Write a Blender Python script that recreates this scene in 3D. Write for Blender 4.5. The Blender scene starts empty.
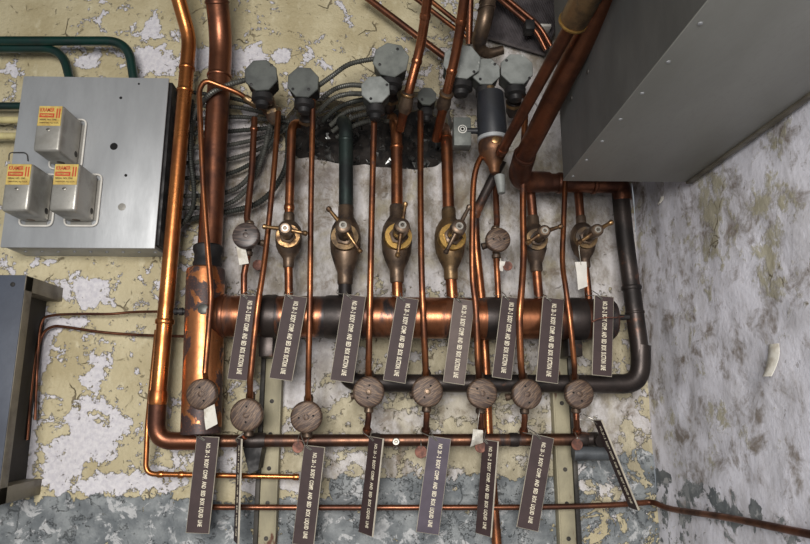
import bpy, bmesh, math, random
from mathutils import Vector, Matrix, noise
random.seed(7)
SC = bpy.context.scene
COL = SC.collection

# ------------------------------------------------------------------ camera
F = 617.0; PITCH = math.atan(128/617.0); YAW = math.atan(18/617.0)
CAM = Vector((0, -1.5, 1.6))
ROT = Matrix.Rotation(-YAW, 3, 'Z') @ Matrix.Rotation(math.pi/2 + PITCH, 3, 'X')
cd = bpy.data.cameras.new('camera'); cam = bpy.data.objects.new('camera', cd); COL.objects.link(cam)
cam.matrix_world = Matrix.Translation(CAM) @ ROT.to_4x4()
cd.sensor_width = 36; cd.lens = F/810*36; cd.clip_start = 0.02
SC.camera = cam

def P(px, py, d=0.0):
    """point seen at a pixel of the photo, d metres in front of the back wall (y = 0)"""
    r = ROT @ Vector(((px-405)/F, (272-py)/F, -1))
    return CAM + r*((1.5-d)/r.y)
OUT = Vector((0, -1, 0)); UP = Vector((0, 0, 1)); RIGHT = Vector((1, 0, 0))
def pxm(d): return (1.5-d)/F          # metres per pixel at that distance
XR = P(645, 350, 0).x                 # right wall

# ------------------------------------------------------------------ materials
def lin(r, g, b):
    f = lambda c: (c/255/12.92) if c/255 <= 0.04045 else ((c/255+0.055)/1.055)**2.4
    return (f(r), f(g), f(b), 1)
class NT:
    def __init__(s, name):
        s.m = bpy.data.materials.new(name); s.m.use_nodes = True
        s.t = s.m.node_tree; s.b = s.t.nodes['Principled BSDF']
    def n(s, typ, **kw):
        x = s.t.nodes.new(typ)
        for k, v in kw.items(): setattr(x, k, v)
        return x
    def put(s, node, key, v):
        i = node.inputs[key]
        if hasattr(v, 'is_output') or isinstance(v, bpy.types.NodeSocket): s.t.links.new(v, i)
        else: i.default_value = v
    def coord(s, which='Object'):
        return s.n('ShaderNodeTexCoord').outputs[which]
    def pos(s): return s.n('ShaderNodeNewGeometry').outputs['Position']
    def noise(s, vec, scale, detail=5, rough=0.55, dist=0.0):
        x = s.n('ShaderNodeTexNoise'); s.put(x, 'Vector', vec)
        s.put(x, 'Scale', scale); s.put(x, 'Detail', detail); s.put(x, 'Roughness', rough); s.put(x, 'Distortion', dist)
        return x.outputs['Fac']
    def math(s, op, a, b=0.0, clamp=False):
        x = s.n('ShaderNodeMath', operation=op, use_clamp=clamp); s.put(x, 0, a); s.put(x, 1, b); return x.outputs[0]
    def ramp(s, fac, lo, hi):
        x = s.n('ShaderNodeMapRange'); x.interpolation_type = 'SMOOTHSTEP'
        s.put(x, 'Value', fac); s.put(x, 'From Min', lo); s.put(x, 'From Max', hi); return x.outputs[0]
    def mix(s, fac, a, b):
        x = s.n('ShaderNodeMix', data_type='RGBA'); s.put(x, 0, fac); s.put(x, 6, a); s.put(x, 7, b); return x.outputs[2]
    def mapv(s, vec, scale=(1, 1, 1), rot=(0, 0, 0)):
        x = s.n('ShaderNodeMapping'); s.put(x, 'Vector', vec); s.put(x, 'Scale', scale); s.put(x, 'Rotation', rot); return x.outputs[0]
    def attr(s, name): return s.n('ShaderNodeAttribute', attribute_name=name).outputs['Fac']
    def bump(s, h, strength=0.5, dist=0.002, normal=None):
        x = s.n('ShaderNodeBump'); s.put(x, 'Height', h); s.put(x, 'Strength', strength); s.put(x, 'Distance', dist)
        if normal is not None: s.put(x, 'Normal', normal)
        return x.outputs[0]

def worn(name, c1, c2, lo=.45, hi=.6, scale=30, metal=.9, r1=.35, r2=.6, c3=None, lo3=.6, hi3=.66, scale3=14, stretch=(1, 1, 1), bump=.15):
    """a surface of colour c1 worn or tarnished to c2 (and c3) in blotches"""
    k = NT(name); v = k.mapv(k.pos(), stretch)
    f = k.ramp(k.noise(v, scale), lo, hi)
    col = k.mix(f, c1, c2); ro = k.math('MULTIPLY_ADD', f, r2-r1); k.t.nodes[-1].inputs[2].default_value = r1
    me = metal
    if c3:
        g = k.ramp(k.noise(k.mapv(v, (1, 1, 1)), scale3, 6, .6, .3), lo3, hi3)
        col = k.mix(g, col, c3)
        ro = k.math('MAXIMUM', ro, k.math('MULTIPLY', g, r2))
        me = k.math('MULTIPLY', k.math('SUBTRACT', 1.0, k.math('MULTIPLY', g, .7)), metal)
    fine = k.noise(v, 260, 3)
    col = k.mix(k.math('MULTIPLY', k.ramp(fine, .5, .75), .35), col, c2)
    k.put(k.b, 'Base Color', col); k.put(k.b, 'Roughness', ro); k.put(k.b, 'Metallic', me)
    k.put(k.b, 'Normal', k.bump(k.noise(v, 90, 4), bump, .002))
    return k.m
def plain(name, c, rough=.6, metal=0.0, var=.12, scale=40):
    k = NT(name); f = k.noise(k.pos(), scale)
    dark = tuple(x*(1-var*2.2) for x in c[:3])+(1,); lite = tuple(min(1, x*(1+var)) for x in c[:3])+(1,)
    k.put(k.b, 'Base Color', k.mix(k.ramp(f, .3, .7), dark, lite)); k.put(k.b, 'Roughness', rough); k.put(k.b, 'Metallic', metal)
    return k.m

M = {}
M['copper'] = worn('copper', lin(172, 110, 72), lin(102, 66, 50), .36, .64, 16, .95, .3, .46, lin(50, 37, 34), .6, .72, 9)
M['copper_warm'] = worn('copper_warm', lin(200, 128, 74), lin(138, 84, 52), .42, .68, 10, .95, .27, .42, lin(64, 44, 36), .66, .78, 7)
M['copper_brown'] = worn('copper_brown', lin(130, 84, 62), lin(84, 56, 46), .4, .65, 14, .9, .34, .5, lin(42, 34, 32), .64, .76, 9)
M['copper_patchy'] = worn('copper_patchy', lin(206, 136, 88), lin(150, 92, 60), .4, .66, 12, .9, .33, .5, lin(62, 48, 47), .49, .515, 9)
M['copper_header'] = worn('copper_header', lin(166, 108, 76), lin(96, 64, 52), .38, .62, 9, .92, .28, .44, lin(34, 30, 31), .5, .62, 7, stretch=(1.6, .5, .5))
M['header_brown'] = worn('header_brown', lin(122, 86, 66), lin(78, 58, 50), .36, .6, 12, .9, .32, .48, lin(44, 38, 38), .52, .66, 8, stretch=(1.6, .6, .6))
M['copper_upright'] = worn('copper_upright', lin(150, 92, 62), lin(100, 62, 46), .4, .65, 16, .92, .27, .42, lin(56, 40, 35), .58, .72, 9)
M['stub_grey'] = worn('stub_grey', lin(84, 88, 92), lin(58, 60, 63), .4, .66, 20, .3, .42, .6)
M['iron_dark'] = worn('iron_dark', lin(62, 54, 51), lin(36, 32, 31), .4, .66, 14, .6, .38, .55, lin(124, 78, 52), .6, .7, 9)
M['iron_black'] = worn('iron_black', lin(44, 42, 42), lin(26, 25, 26), .4, .6, 30, .3, .5, .7)
M['green_pipe'] = worn('green_pipe', lin(46, 57, 54), lin(28, 33, 33), .4, .62, 18, .55, .4, .6, lin(92, 122, 110), .68, .74, 20)
M['green_paint'] = worn('green_paint', lin(13, 46, 40), lin(10, 34, 31), .4, .62, 24, .0, .3, .45, lin(196, 190, 160), .74, .76, 36)
M['bronze'] = worn('bronze', lin(132, 108, 78), lin(82, 68, 54), .4, .64, 30, .8, .38, .6, lin(62, 54, 48), .58, .68, 22)
M['bronze_dark'] = worn('bronze_dark', lin(112, 94, 78), lin(70, 58, 50), .4, .64, 30, .75, .4, .6, lin(48, 42, 40), .58, .68, 22)
M['bowl_brown'] = worn('bowl_brown', lin(112, 78, 54), lin(70, 50, 40), .4, .64, 30, .7, .45, .6)
M['brass'] = worn('brass', lin(198, 160, 92), lin(122, 92, 56), .45, .68, 40, .9, .3, .5)
M['brass_dull'] = worn('brass_dull', lin(152, 120, 82), lin(86, 66, 50), .42, .64, 50, .85, .35, .55)
M['zinc'] = worn('zinc', lin(166, 168, 170), lin(148, 150, 152), .35, .7, 14, .3, .45, .55, lin(120, 120, 122), .72, .8, 30, stretch=(1, 1, .3))
M['zinc_bright'] = worn('zinc_bright', lin(166, 163, 156), lin(140, 137, 130), .4, .7, 20, .5, .34, .48)
M['duct_metal'] = worn('duct_metal', lin(150, 150, 146), lin(132, 132, 127), .35, .7, 5, .2, .5, .6, lin(92, 88, 82), .7, .8, 22, stretch=(1, .4, 1))
M['duct_side_shade'] = worn('duct_side_shade', lin(92, 92, 91), lin(76, 76, 75), .35, .7, 8, .2, .5, .6, lin(150, 126, 84), .74, .77, 30, stretch=(2, 1, .5))  # duct metal darkened to paint the weaker light on its side
M['grey_box'] = worn('grey_box', lin(106, 109, 104), lin(84, 87, 84), .38, .66, 26, .15, .5, .65, lin(160, 162, 156), .66, .72, 40)
M['grey_box_dark'] = worn('grey_box_dark', lin(74, 77, 73), lin(58, 60, 58), .38, .66, 26, .15, .5, .65, lin(128, 130, 124), .68, .74, 40)
M['grey_box_pale'] = worn('grey_box_pale', lin(138, 141, 138), lin(112, 115, 112), .38, .66, 26, .15, .5, .65, lin(186, 186, 182), .66, .72, 40)
M['flex_steel'] = worn('flex_steel', lin(88, 88, 83), lin(56, 56, 53), .4, .66, 30, .4, .42, .6)
M['flex_dark'] = worn('flex_dark', lin(64, 66, 62), lin(44, 45, 43), .4, .66, 30, .5, .45, .6)
M['sign_face'] = plain('sign_face', lin(62, 49, 49), .6, 0, .08, 30); M['sign_face'].node_tree.nodes['Principled BSDF'].inputs['Specular IOR Level'].default_value = .25
for _n, _c in (('sign_purple_sheen', lin(80, 72, 82)), ('sign_grey', lin(92, 80, 76))):  # purple paints a reflection into one sign's face
    M[_n] = plain(_n, _c, .6, 0, .08, 30); M[_n].node_tree.nodes['Principled BSDF'].inputs['Specular IOR Level'].default_value = .25
M['sign_core'] = plain('sign_core', lin(172, 164, 148), .6, 0, .1)
M['letter'] = plain('letter', lin(222, 212, 188), .6, 0, .1, 300)
M['wire'] = plain('wire', lin(150, 146, 138), .4, .7, .1)
M['paper'] = plain('paper', lin(212, 208, 200), .8, 0, .06, 30)
M['paper_worn'] = worn('paper_worn', lin(206, 202, 192), lin(172, 164, 150), .5, .7, 40, 0, .8, .85)
M['black'] = plain('black', lin(34, 35, 38), .5, 0, .2)
M['hole_black'] = plain('hole_black', lin(10, 10, 10), .9, 0, .1)
M['tape'] = worn('tape', lin(36, 38, 43), lin(26, 27, 31), .4, .6, 20, 0, .45, .6, lin(120, 120, 118), .74, .78, 60)
M['rust'] = worn('rust', lin(120, 74, 58), lin(84, 56, 48), .4, .6, 60, .3, .55, .7)
M['cabinet_grey'] = worn('cabinet_grey', lin(70, 76, 88), lin(60, 65, 76), .4, .7, 6, .1, .5, .6)
M['cabinet_edge'] = worn('cabinet_edge', lin(118, 112, 98), lin(90, 84, 74), .4, .7, 18, .2, .5, .65, lin(80, 60, 48), .7, .76, 20)
M['cabinet_shade'] = plain('cabinet_shade', lin(46, 43, 40), .7, 0, .1)  # dark colour paints the shade inside the open cabinet
M['channel_tan'] = worn('channel_tan', lin(160, 152, 126), lin(132, 126, 106), .4, .65, 12, 0, .7, .8, lin(96, 64, 50), .6, .66, 16, stretch=(1, 1, .5))
M['iron_line'] = worn('iron_line', lin(66, 62, 56), lin(40, 38, 36), .4, .6, 20, .2, .55, .7)
M['lab_yellow'] = worn('label_yellow', lin(196, 172, 96), lin(176, 146, 76), .4, .7, 60, 0, .55, .6)
M['lab_red'] = plain('label_red', lin(186, 68, 40), .5, 0, .06)
M['lab_dark'] = plain('label_dark', lin(90, 70, 40), .5, 0, .06)
M['cream_pipe'] = worn('cream_pipe', lin(196, 184, 134), lin(160, 150, 108), .45, .7, 20, 0, .5, .6)
M['foil'] = worn('foil', lin(150, 150, 148), lin(60, 60, 58), .4, .6, 40, .8, .35, .6)
M['fin_grey'] = worn('fin_grey', lin(130, 124, 126), lin(100, 94, 96), .4, .66, 30, .3, .5, .6, lin(170, 168, 164), .66, .7, 22)

# round caps: turned material with a streaky grain
def grain():
    k = NT('streaky_cap'); ri = k.n('ShaderNodeObjectInfo').outputs['Random']
    vr = k.n('ShaderNodeVectorRotate', rotation_type='Y_AXIS'); k.put(vr, 'Vector', k.coord()); k.put(vr, 'Angle', k.math('MULTIPLY', ri, 6.2))
    v = k.mapv(vr.outputs[0], (12, 12, 170)); f = k.noise(v, 2.6, 6, .7, .3)
    col = k.mix(k.ramp(f, .44, .6), lin(62, 48, 41), lin(118, 96, 77))
    big = k.ramp(k.noise(k.coord(), 30, 3), .4, .7)
    k.put(k.b, 'Base Color', k.mix(k.math('MULTIPLY', big, .45), col, lin(74, 56, 48)))
    k.put(k.b, 'Roughness', .5); k.put(k.b, 'Metallic', .25)
    k.put(k.b, 'Normal', k.bump(f, .4, .002))
    return k.m
M['cap'] = grain()
k = NT('dark_cap'); f = k.noise(k.mapv(k.coord(), (14, 14, 90), (0, .5, 0)), 2.2, 5)
k.put(k.b, 'Base Color', k.mix(k.ramp(f, .4, .65), lin(50, 42, 40), lin(92, 78, 72))); k.put(k.b, 'Roughness', .4); M['cap_dark'] = k.m

def wall_mat():
    k = NT('flaking_wall'); p = k.pos()
    big = k.noise(p, 5, 4, .55); mid = k.noise(p, 21, 8, .62, .35); fine = k.noise(p, 90, 6, .6)
    streak = k.noise(k.mapv(p, (13, 13, 7)), 1.4, 7, .68)
    gw = k.attr('grey')
    # undercoat: pale plaster, greyed and streaked where the whitewash is dirty
    pl = k.mix(k.ramp(fine, .35, .7), lin(214, 211, 214), lin(192, 189, 196))
    wash = k.mix(k.ramp(streak, .36, .62), lin(134, 126, 114), lin(200, 196, 195))
    wash = k.mix(k.math('MULTIPLY', k.ramp(k.noise(p, 8, 6, .66, .5), .48, .66), .6), wash, lin(172, 162, 134))
    lil = k.attr('lilac')
    lw = k.mix(k.ramp(streak, .36, .64), lin(204, 202, 208), lin(236, 235, 245))
    wash = k.mix(k.math('MULTIPLY', lil, .92), wash, lw)
    wash = k.mix(k.math('MULTIPLY', k.ramp(k.noise(p, 17, 7, .7, .4), .48, .68), .85), wash, lin(112, 97, 78))
    base = k.mix(gw, pl, wash)
    # cream paint layer flaking off
    m_in = k.math('ADD', k.math('ADD', mid, k.math('MULTIPLY', k.math('SUBTRACT', k.noise(p, 55, 9, .75, .3), .5), .7)), k.attr('paint'))
    pm = k.ramp(k.math('SUBTRACT', m_in, k.math('MULTIPLY', gw, .02)), k.math('SUBTRACT', .485, k.math('MULTIPLY', k.attr('lilac'), .04)), k.math('ADD', .515, k.math('MULTIPLY', k.attr('lilac'), .1)))
    cr = k.mix(k.ramp(big, .35, .68), lin(194, 183, 150), lin(170, 157, 122))
    cr = k.mix(k.math('MULTIPLY', k.ramp(k.noise(k.mapv(p, (1, 1, .6)), 34, 6, .65), .52, .75), .55), cr, lin(216, 208, 178))
    cr = k.mix(k.math('MULTIPLY', k.ramp(k.noise(p, 60, 6, .7, .5), .6, .72), .5), cr, lin(140, 124, 86))
    ol = k.mix(k.ramp(streak, .4, .64), lin(148, 139, 116), lin(190, 181, 156))
    ol = k.mix(lil, ol, k.mix(k.ramp(streak, .36, .64), lin(158, 152, 132), lin(196, 191, 172)))
    cr = k.mix(k.math('MULTIPLY', gw, .92), cr, ol)
    col = k.mix(pm, base, cr)
    # pits and short cracks
    vo = k.n('ShaderNodeTexVoronoi', feature='DISTANCE_TO_EDGE')
    wv = k.n('ShaderNodeMix', data_type='VECTOR'); k.put(wv, 0, .06); k.put(wv, 4, p)
    nz = k.n('ShaderNodeTexNoise'); k.put(nz, 'Vector', p); k.put(nz, 'Scale', 14); k.put(nz, 'Detail', 5.0); k.put(wv, 5, nz.outputs['Color'])
    k.put(vo, 'Vector', wv.outputs[1]); k.put(vo, 'Scale', 16)
    crk = k.math('MULTIPLY', k.math('SUBTRACT', 1.0, k.ramp(vo.outputs['Distance'], .0, .035)), k.ramp(k.noise(p, 9, 3), .56, .62))
    crk = k.math('MULTIPLY', crk, pm)
    pit = k.math('MULTIPLY', k.ramp(k.noise(p, 62, 5, .62, .8), .65, .7), .5)
    col = k.mix(k.math('MULTIPLY', crk, .8), col, lin(84, 70, 50))
    col = k.mix(pit, col, lin(96, 82, 60))
    # grey dado paint, chipped
    dm = k.ramp(k.math('ADD', k.noise(p, 17, 8, .68, .5), k.attr('dado')), .49, .51)
    dg = k.mix(k.ramp(k.noise(p, 17, 5), .38, .66), lin(98, 103, 106), lin(138, 142, 143))
    dg = k.mix(k.math('MULTIPLY', k.ramp(fine, .52, .7), .5), dg, lin(84, 88, 92))
    dg = k.mix(k.math('MULTIPLY', k.ramp(k.noise(p, 24, 8, .7, .6), .54, .6), .7), dg, lin(196, 196, 196))
    dg = k.mix(k.math('MULTIPLY', k.ramp(k.noise(p, 12, 5, .6), .52, .62), .5), dg, lin(92, 98, 102))
    col = k.mix(dm, col, dg)
    # soot and rust stains, with shade painted in
    col = k.mix(k.math('MULTIPLY', k.attr('stain_shade'), k.ramp(k.noise(p, 15, 6, .65), .25, .6)), col, lin(86, 72, 62))
    k.put(k.b, 'Base Color', col); k.put(k.b, 'Roughness', k.math('MULTIPLY_ADD', pm, -.15)); k.t.nodes[-1].inputs[2].default_value = .8
    h = k.math('ADD', k.math('MULTIPLY', pm, .6), k.math('ADD', k.math('MULTIPLY', dm, .5), k.math('MULTIPLY', mid, .7)))
    h = k.math('SUBTRACT', k.math('ADD', h, k.math('MULTIPLY', fine, .5)), k.math('MULTIPLY', k.math('ADD', crk, pit), .5))
    k.put(k.b, 'Normal', k.bump(h, k.math('SUBTRACT', .95, k.math('MULTIPLY', k.attr('lilac'), .6)), .007))
    return k.m
M['wall'] = wall_mat()
M['concrete'] = worn('concrete', lin(128, 124, 116), lin(104, 100, 94), .4, .65, 6, 0, .8, .9)
M['ceiling_paint'] = worn('ceiling_paint', lin(84, 80, 72), lin(66, 62, 58), .4, .65, 4, 0, .8, .9)
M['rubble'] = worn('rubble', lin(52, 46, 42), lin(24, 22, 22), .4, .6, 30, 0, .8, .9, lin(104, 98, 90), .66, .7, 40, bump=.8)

# ------------------------------------------------------------------ objects
TM = {}
def finish(me, ang=38):
    for p in me.polygons: p.use_smooth = True
    me.set_sharp_from_angle(angle=math.radians(ang))
def obj(name, bm, mat, parent=None, loc=None):
    """link one mesh object; vertices are in world space, the origin goes to loc or to the parent's base"""
    bmesh.ops.recalc_face_normals(bm, faces=bm.faces)
    o0 = parent.location.copy() if parent is not None and parent.type == 'EMPTY' else None
    base = TM[parent.name] if parent is not None else Matrix.Translation(loc if loc is not None else (list(bm.verts)[0].co.copy()))
    bm.transform(base.inverted())
    me = bpy.data.meshes.new(name); bm.to_mesh(me); bm.free(); finish(me)
    for m in (mat if isinstance(mat, (list, tuple)) else [mat]): me.materials.append(M[m])
    o = bpy.data.objects.new(name, me); COL.objects.link(o)
    if parent is not None: o.parent = parent
    else: o.matrix_world = base
    TM[o.name] = base
    return o
def tag(o, label, cat, group=None, kind=None):
    o['label'] = label; o['category'] = cat
    if group: o['group'] = group
    if kind: o['kind'] = kind
    return o
def thing(name, label, cat, loc, group=None, mat=None):
    o = bpy.data.objects.new(name, None); COL.objects.link(o); o.empty_display_size = .03
    o.matrix_world = mat if mat is not None else Matrix.Translation(loc)
    TM[o.name] = o.matrix_world.copy()
    return tag(o, label, cat, group)
def struct(o): o['kind'] = 'structure'; return o

# ------------------------------------------------------------------ shapes
def fillet(pts, rad=.03, n=6):
    pts = [Vector(p) for p in pts]; out = [pts[0]]
    for a, b, c in zip(pts, pts[1:], pts[2:]):
        r = min(rad, (a-b).length*.48, (c-b).length*.48)
        p, q = b+(a-b).normalized()*r, b+(c-b).normalized()*r
        for i in range(n+1):
            t = i/n; out.append(p*(1-t)**2 + b*2*t*(1-t) + q*t*t)
    return out+[pts[-1]]
def spline(pts, n=8):
    pts = [Vector(p) for p in pts]; e = [pts[0]*2-pts[1]]+pts+[pts[-1]*2-pts[-2]]; out = []
    for i in range(1, len(e)-2):
        a, b, c, d = e[i-1:i+3]
        for j in range(n):
            t = j/n; out.append(.5*((2*b)+(c-a)*t+(2*a-5*b+4*c-d)*t*t+(3*b-a-3*c+d)*t**3))
    return out+[pts[-1]]
def sweep(bm, pts, r, seg=14, cap=True):
    pts = [Vector(p) for p in pts]; q = [pts[0]]
    for p in pts[1:]:
        if (p-q[-1]).length > 1e-5: q.append(p)
    pts = q; n = len(pts); rs = r if isinstance(r, (list, tuple)) else [r]*n
    t0 = (pts[1]-pts[0]).normalized(); u = t0.orthogonal().normalized(); rings = []
    for i, p in enumerate(pts):
        t = (pts[min(i+1, n-1)]-pts[max(i-1, 0)]).normalized()
        u = (u - t*u.dot(t)).normalized(); w = t.cross(u)
        rings.append([bm.verts.new(p+(u*math.cos(2*math.pi*k/seg)+w*math.sin(2*math.pi*k/seg))*rs[min(i, len(rs)-1)]) for k in range(seg)])
    for a, b in zip(rings, rings[1:]):
        for k in range(seg): bm.faces.new((a[k], a[(k+1) % seg], b[(k+1) % seg], b[k]))
    if cap: bm.faces.new(rings[0][::-1]); bm.faces.new(rings[-1])
    return bm
def resample(pts, step):
    out = [pts[0]]; acc = 0
    for a, b in zip(pts, pts[1:]):
        L = (b-a).length
        while acc+L >= step:
            f = (step-acc)/L; a = a+(b-a)*f; out.append(a); L = (b-a).length; acc = 0
        acc += L
    return out
def lathe(bm, o, axis, prof, seg=24, phase=0.0):
    axis = Vector(axis).normalized(); u = axis.orthogonal().normalized() if abs(axis.z) > .9 else (UP-axis*UP.dot(axis)).normalized()
    w = axis.cross(u); rings = []
    for t, r in prof:
        rings.append([bm.verts.new(Vector(o)+axis*t+(u*math.cos(phase+2*math.pi*k/seg)+w*math.sin(phase+2*math.pi*k/seg))*max(r, 1e-5)) for k in range(seg)])
    for a, b in zip(rings, rings[1:]):
        for k in range(seg): bm.faces.new((a[k], a[(k+1) % seg], b[(k+1) % seg], b[k]))
    bm.faces.new(rings[0][::-1]); bm.faces.new(rings[-1])
    return bm
def box(bm, a, b, bev=0.0, seg=2):
    a, b = Vector(a), Vector(b)
    g = bmesh.ops.create_cube(bm, size=1); s = b-a
    for v in g['verts']: v.co = Vector(((a.x+b.x)/2+v.co.x*abs(s.x), (a.y+b.y)/2+v.co.y*abs(s.y), (a.z+b.z)/2+v.co.z*abs(s.z)))
    if bev:
        es = {e for v in g['verts'] for e in v.link_edges}
        bmesh.ops.bevel(bm, geom=list(es), offset=bev, segments=seg, profile=.5, affect='EDGES')
    return bm
def prism(bm, poly, depth_vec):
    a = [bm.verts.new(p) for p in poly]; b = [bm.verts.new(Vector(p)+Vector(depth_vec)) for p in poly]; n = len(poly)
    bm.faces.new(a); bm.faces.new(b[::-1])
    for i in range(n): bm.faces.new((a[i], b[i], b[(i+1) % n], a[(i+1) % n]))
    return bm
def new(): return bmesh.new()
def pts(*a): return [P(*q) for q in a]
def along(path, s):
    """point and direction at arc length share s of a path"""
    Ls = [(b-a).length for a, b in zip(path, path[1:])]; T = sum(Ls)*s
    for a, b, L in zip(path, path[1:], Ls):
        if T <= L: return a+(b-a)*(T/L), (b-a).normalized()
        T -= L
    return path[-1], (path[-1]-path[-2]).normalized()
def ring(bm, p, axis, r, w, lip=.002):
    return lathe(bm, p-axis*w/2, axis, [(0, r), (0, r+lip*.6), (w*.2, r+lip), (w*.8, r+lip), (w, r+lip*.6), (w, r)], 24)

# ------------------------------------------------------------------ the setting
def inside(x, z, poly):
    c = False
    for i in range(len(poly)):
        (x1, z1), (x2, z2) = poly[i], poly[i-1]
        if (z1 > z) != (z2 > z) and x < (x2-x1)*(z-z1)/(z2-z1)+x1: c = not c
    return c
HOLE = [(p.x, p.z) for p in pts((296, 104), (326, 96), (352, 104), (372, 98), (392, 90), (428, 92), (448, 104), (452, 130), (448, 158), (438, 166), (412, 170), (378, 166), (340, 163), (302, 158), (286, 150), (280, 128))]
def lines(lo, hi, f0, f1, fine, coarse):
    out = []; v = lo
    while v < hi-1e-6:
        out.append(v); v += fine if f0 <= v < f1 else coarse
    return out+[hi]
def gauss(x, z, bl):
    s = 0.0
    for cx, cz, rx, rz, a in bl:
        e = ((x-cx)/rx)**2+((z-cz)/rz)**2
        if e < 9: s += a*math.exp(-e)
    return s
def blobs(L):
    out = []
    for px, py, rx, ry, a in L:
        p = P(px, py, 0); out.append((p.x, p.z, rx*pxm(0)*1.02, ry*pxm(0)*1.02, a))
    return out
# bare plaster where a is negative, more paint where positive
PAINT = blobs([(153, 26, 9, 16, -.7), (150, 62, 21, 13, -.65), (88, 60, 11, 12, -.65), (200, 58, 20, 12, -.6), (30, 20, 40, 16, .2), (40, 64, 30, 8, .12), (8, 76, 12, 16, -.4), (252, 58, 26, 12, -.38), (286, 52, 9, 9, -.25),
    (84, 288, 24, 11, -.4), (92, 303, 14, 8, -.4), (68, 322, 38, 6, -.36), (100, 362, 13, 8, -.4), (92, 378, 9, 10, -.4), (82, 424, 15, 24, -.42), (120, 424, 22, 12, -.4),
    (96, 446, 22, 14, -.36), (52, 468, 26, 22, -.36), (105, 486, 32, 9, -.42), (152, 478, 15, 12, -.36), (46, 330, 14, 20, -.36), (34, 400, 8, 60, -.4), (148, 264, 12, 6, -.3), (45, 262, 30, 6, -.25),
    (330, 362, 34, 34, -.36), (398, 420, 22, 14, -.38), (290, 370, 20, 40, -.3), (440, 400, 20, 20, -.3), (360, 460, 50, 14, -.2), (540, 380, 30, 40, -.25), (466, 398, 26, 14, -.36), (316, 396, 30, 14, -.2), (250, 390, 14, 14, -.2), (420, 350, 34, 12, -.1), (520, 420, 24, 10, -.24), (610, 410, 18, 16, -.3),
    (210, 470, 60, 14, -.22), (300, 478, 50, 12, -.2), (440, 478, 60, 14, -.12), (590, 470, 24, 18, -.2), (628, 430, 7, 46, .3), (615, 340, 10, 30, .18), (596, 480, 12, 20, .12)])
GREY = blobs([(430, 190, 190, 90, 1.2), (300, 250, 90, 70, .9), (540, 260, 100, 90, 1.0), (600, 430, 60, 80, .8), (420, 400, 190, 70, .95), (430, 470, 200, 30, .8), (260, 200, 50, 70, .6), (600, 60, 60, 90, 1.0), (540, 30, 60, 50, .9), (480, 60, 60, 60, .7)])
WASH = blobs([(430, 215, 150, 74, -.5), (300, 240, 66, 60, -.42), (560, 240, 80, 80, -.5), (240, 170, 30, 70, -.36), (210, 290, 16, 30, -.2), (610, 440, 40, 50, -.22), (570, 100, 50, 90, -.5), (500, 70, 60, 60, -.4), (178, 160, 14, 80, -.3)])
STAIN_SHADE = blobs([(300, 180, 40, 14, .5), (380, 172, 80, 10, .5), (258, 270, 20, 20, .35), (275, 390, 8, 50, .4), (330, 300, 200, 12, .3), (430, 350, 170, 10, .25), (340, 132, 90, 46, .6), (420, 70, 60, 40, .3), (250, 160, 40, 40, .3), (600, 210, 30, 40, .25), (330, 500, 60, 30, .12)])  # stains, plus painted shade by the cables, hole, header and duct
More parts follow.
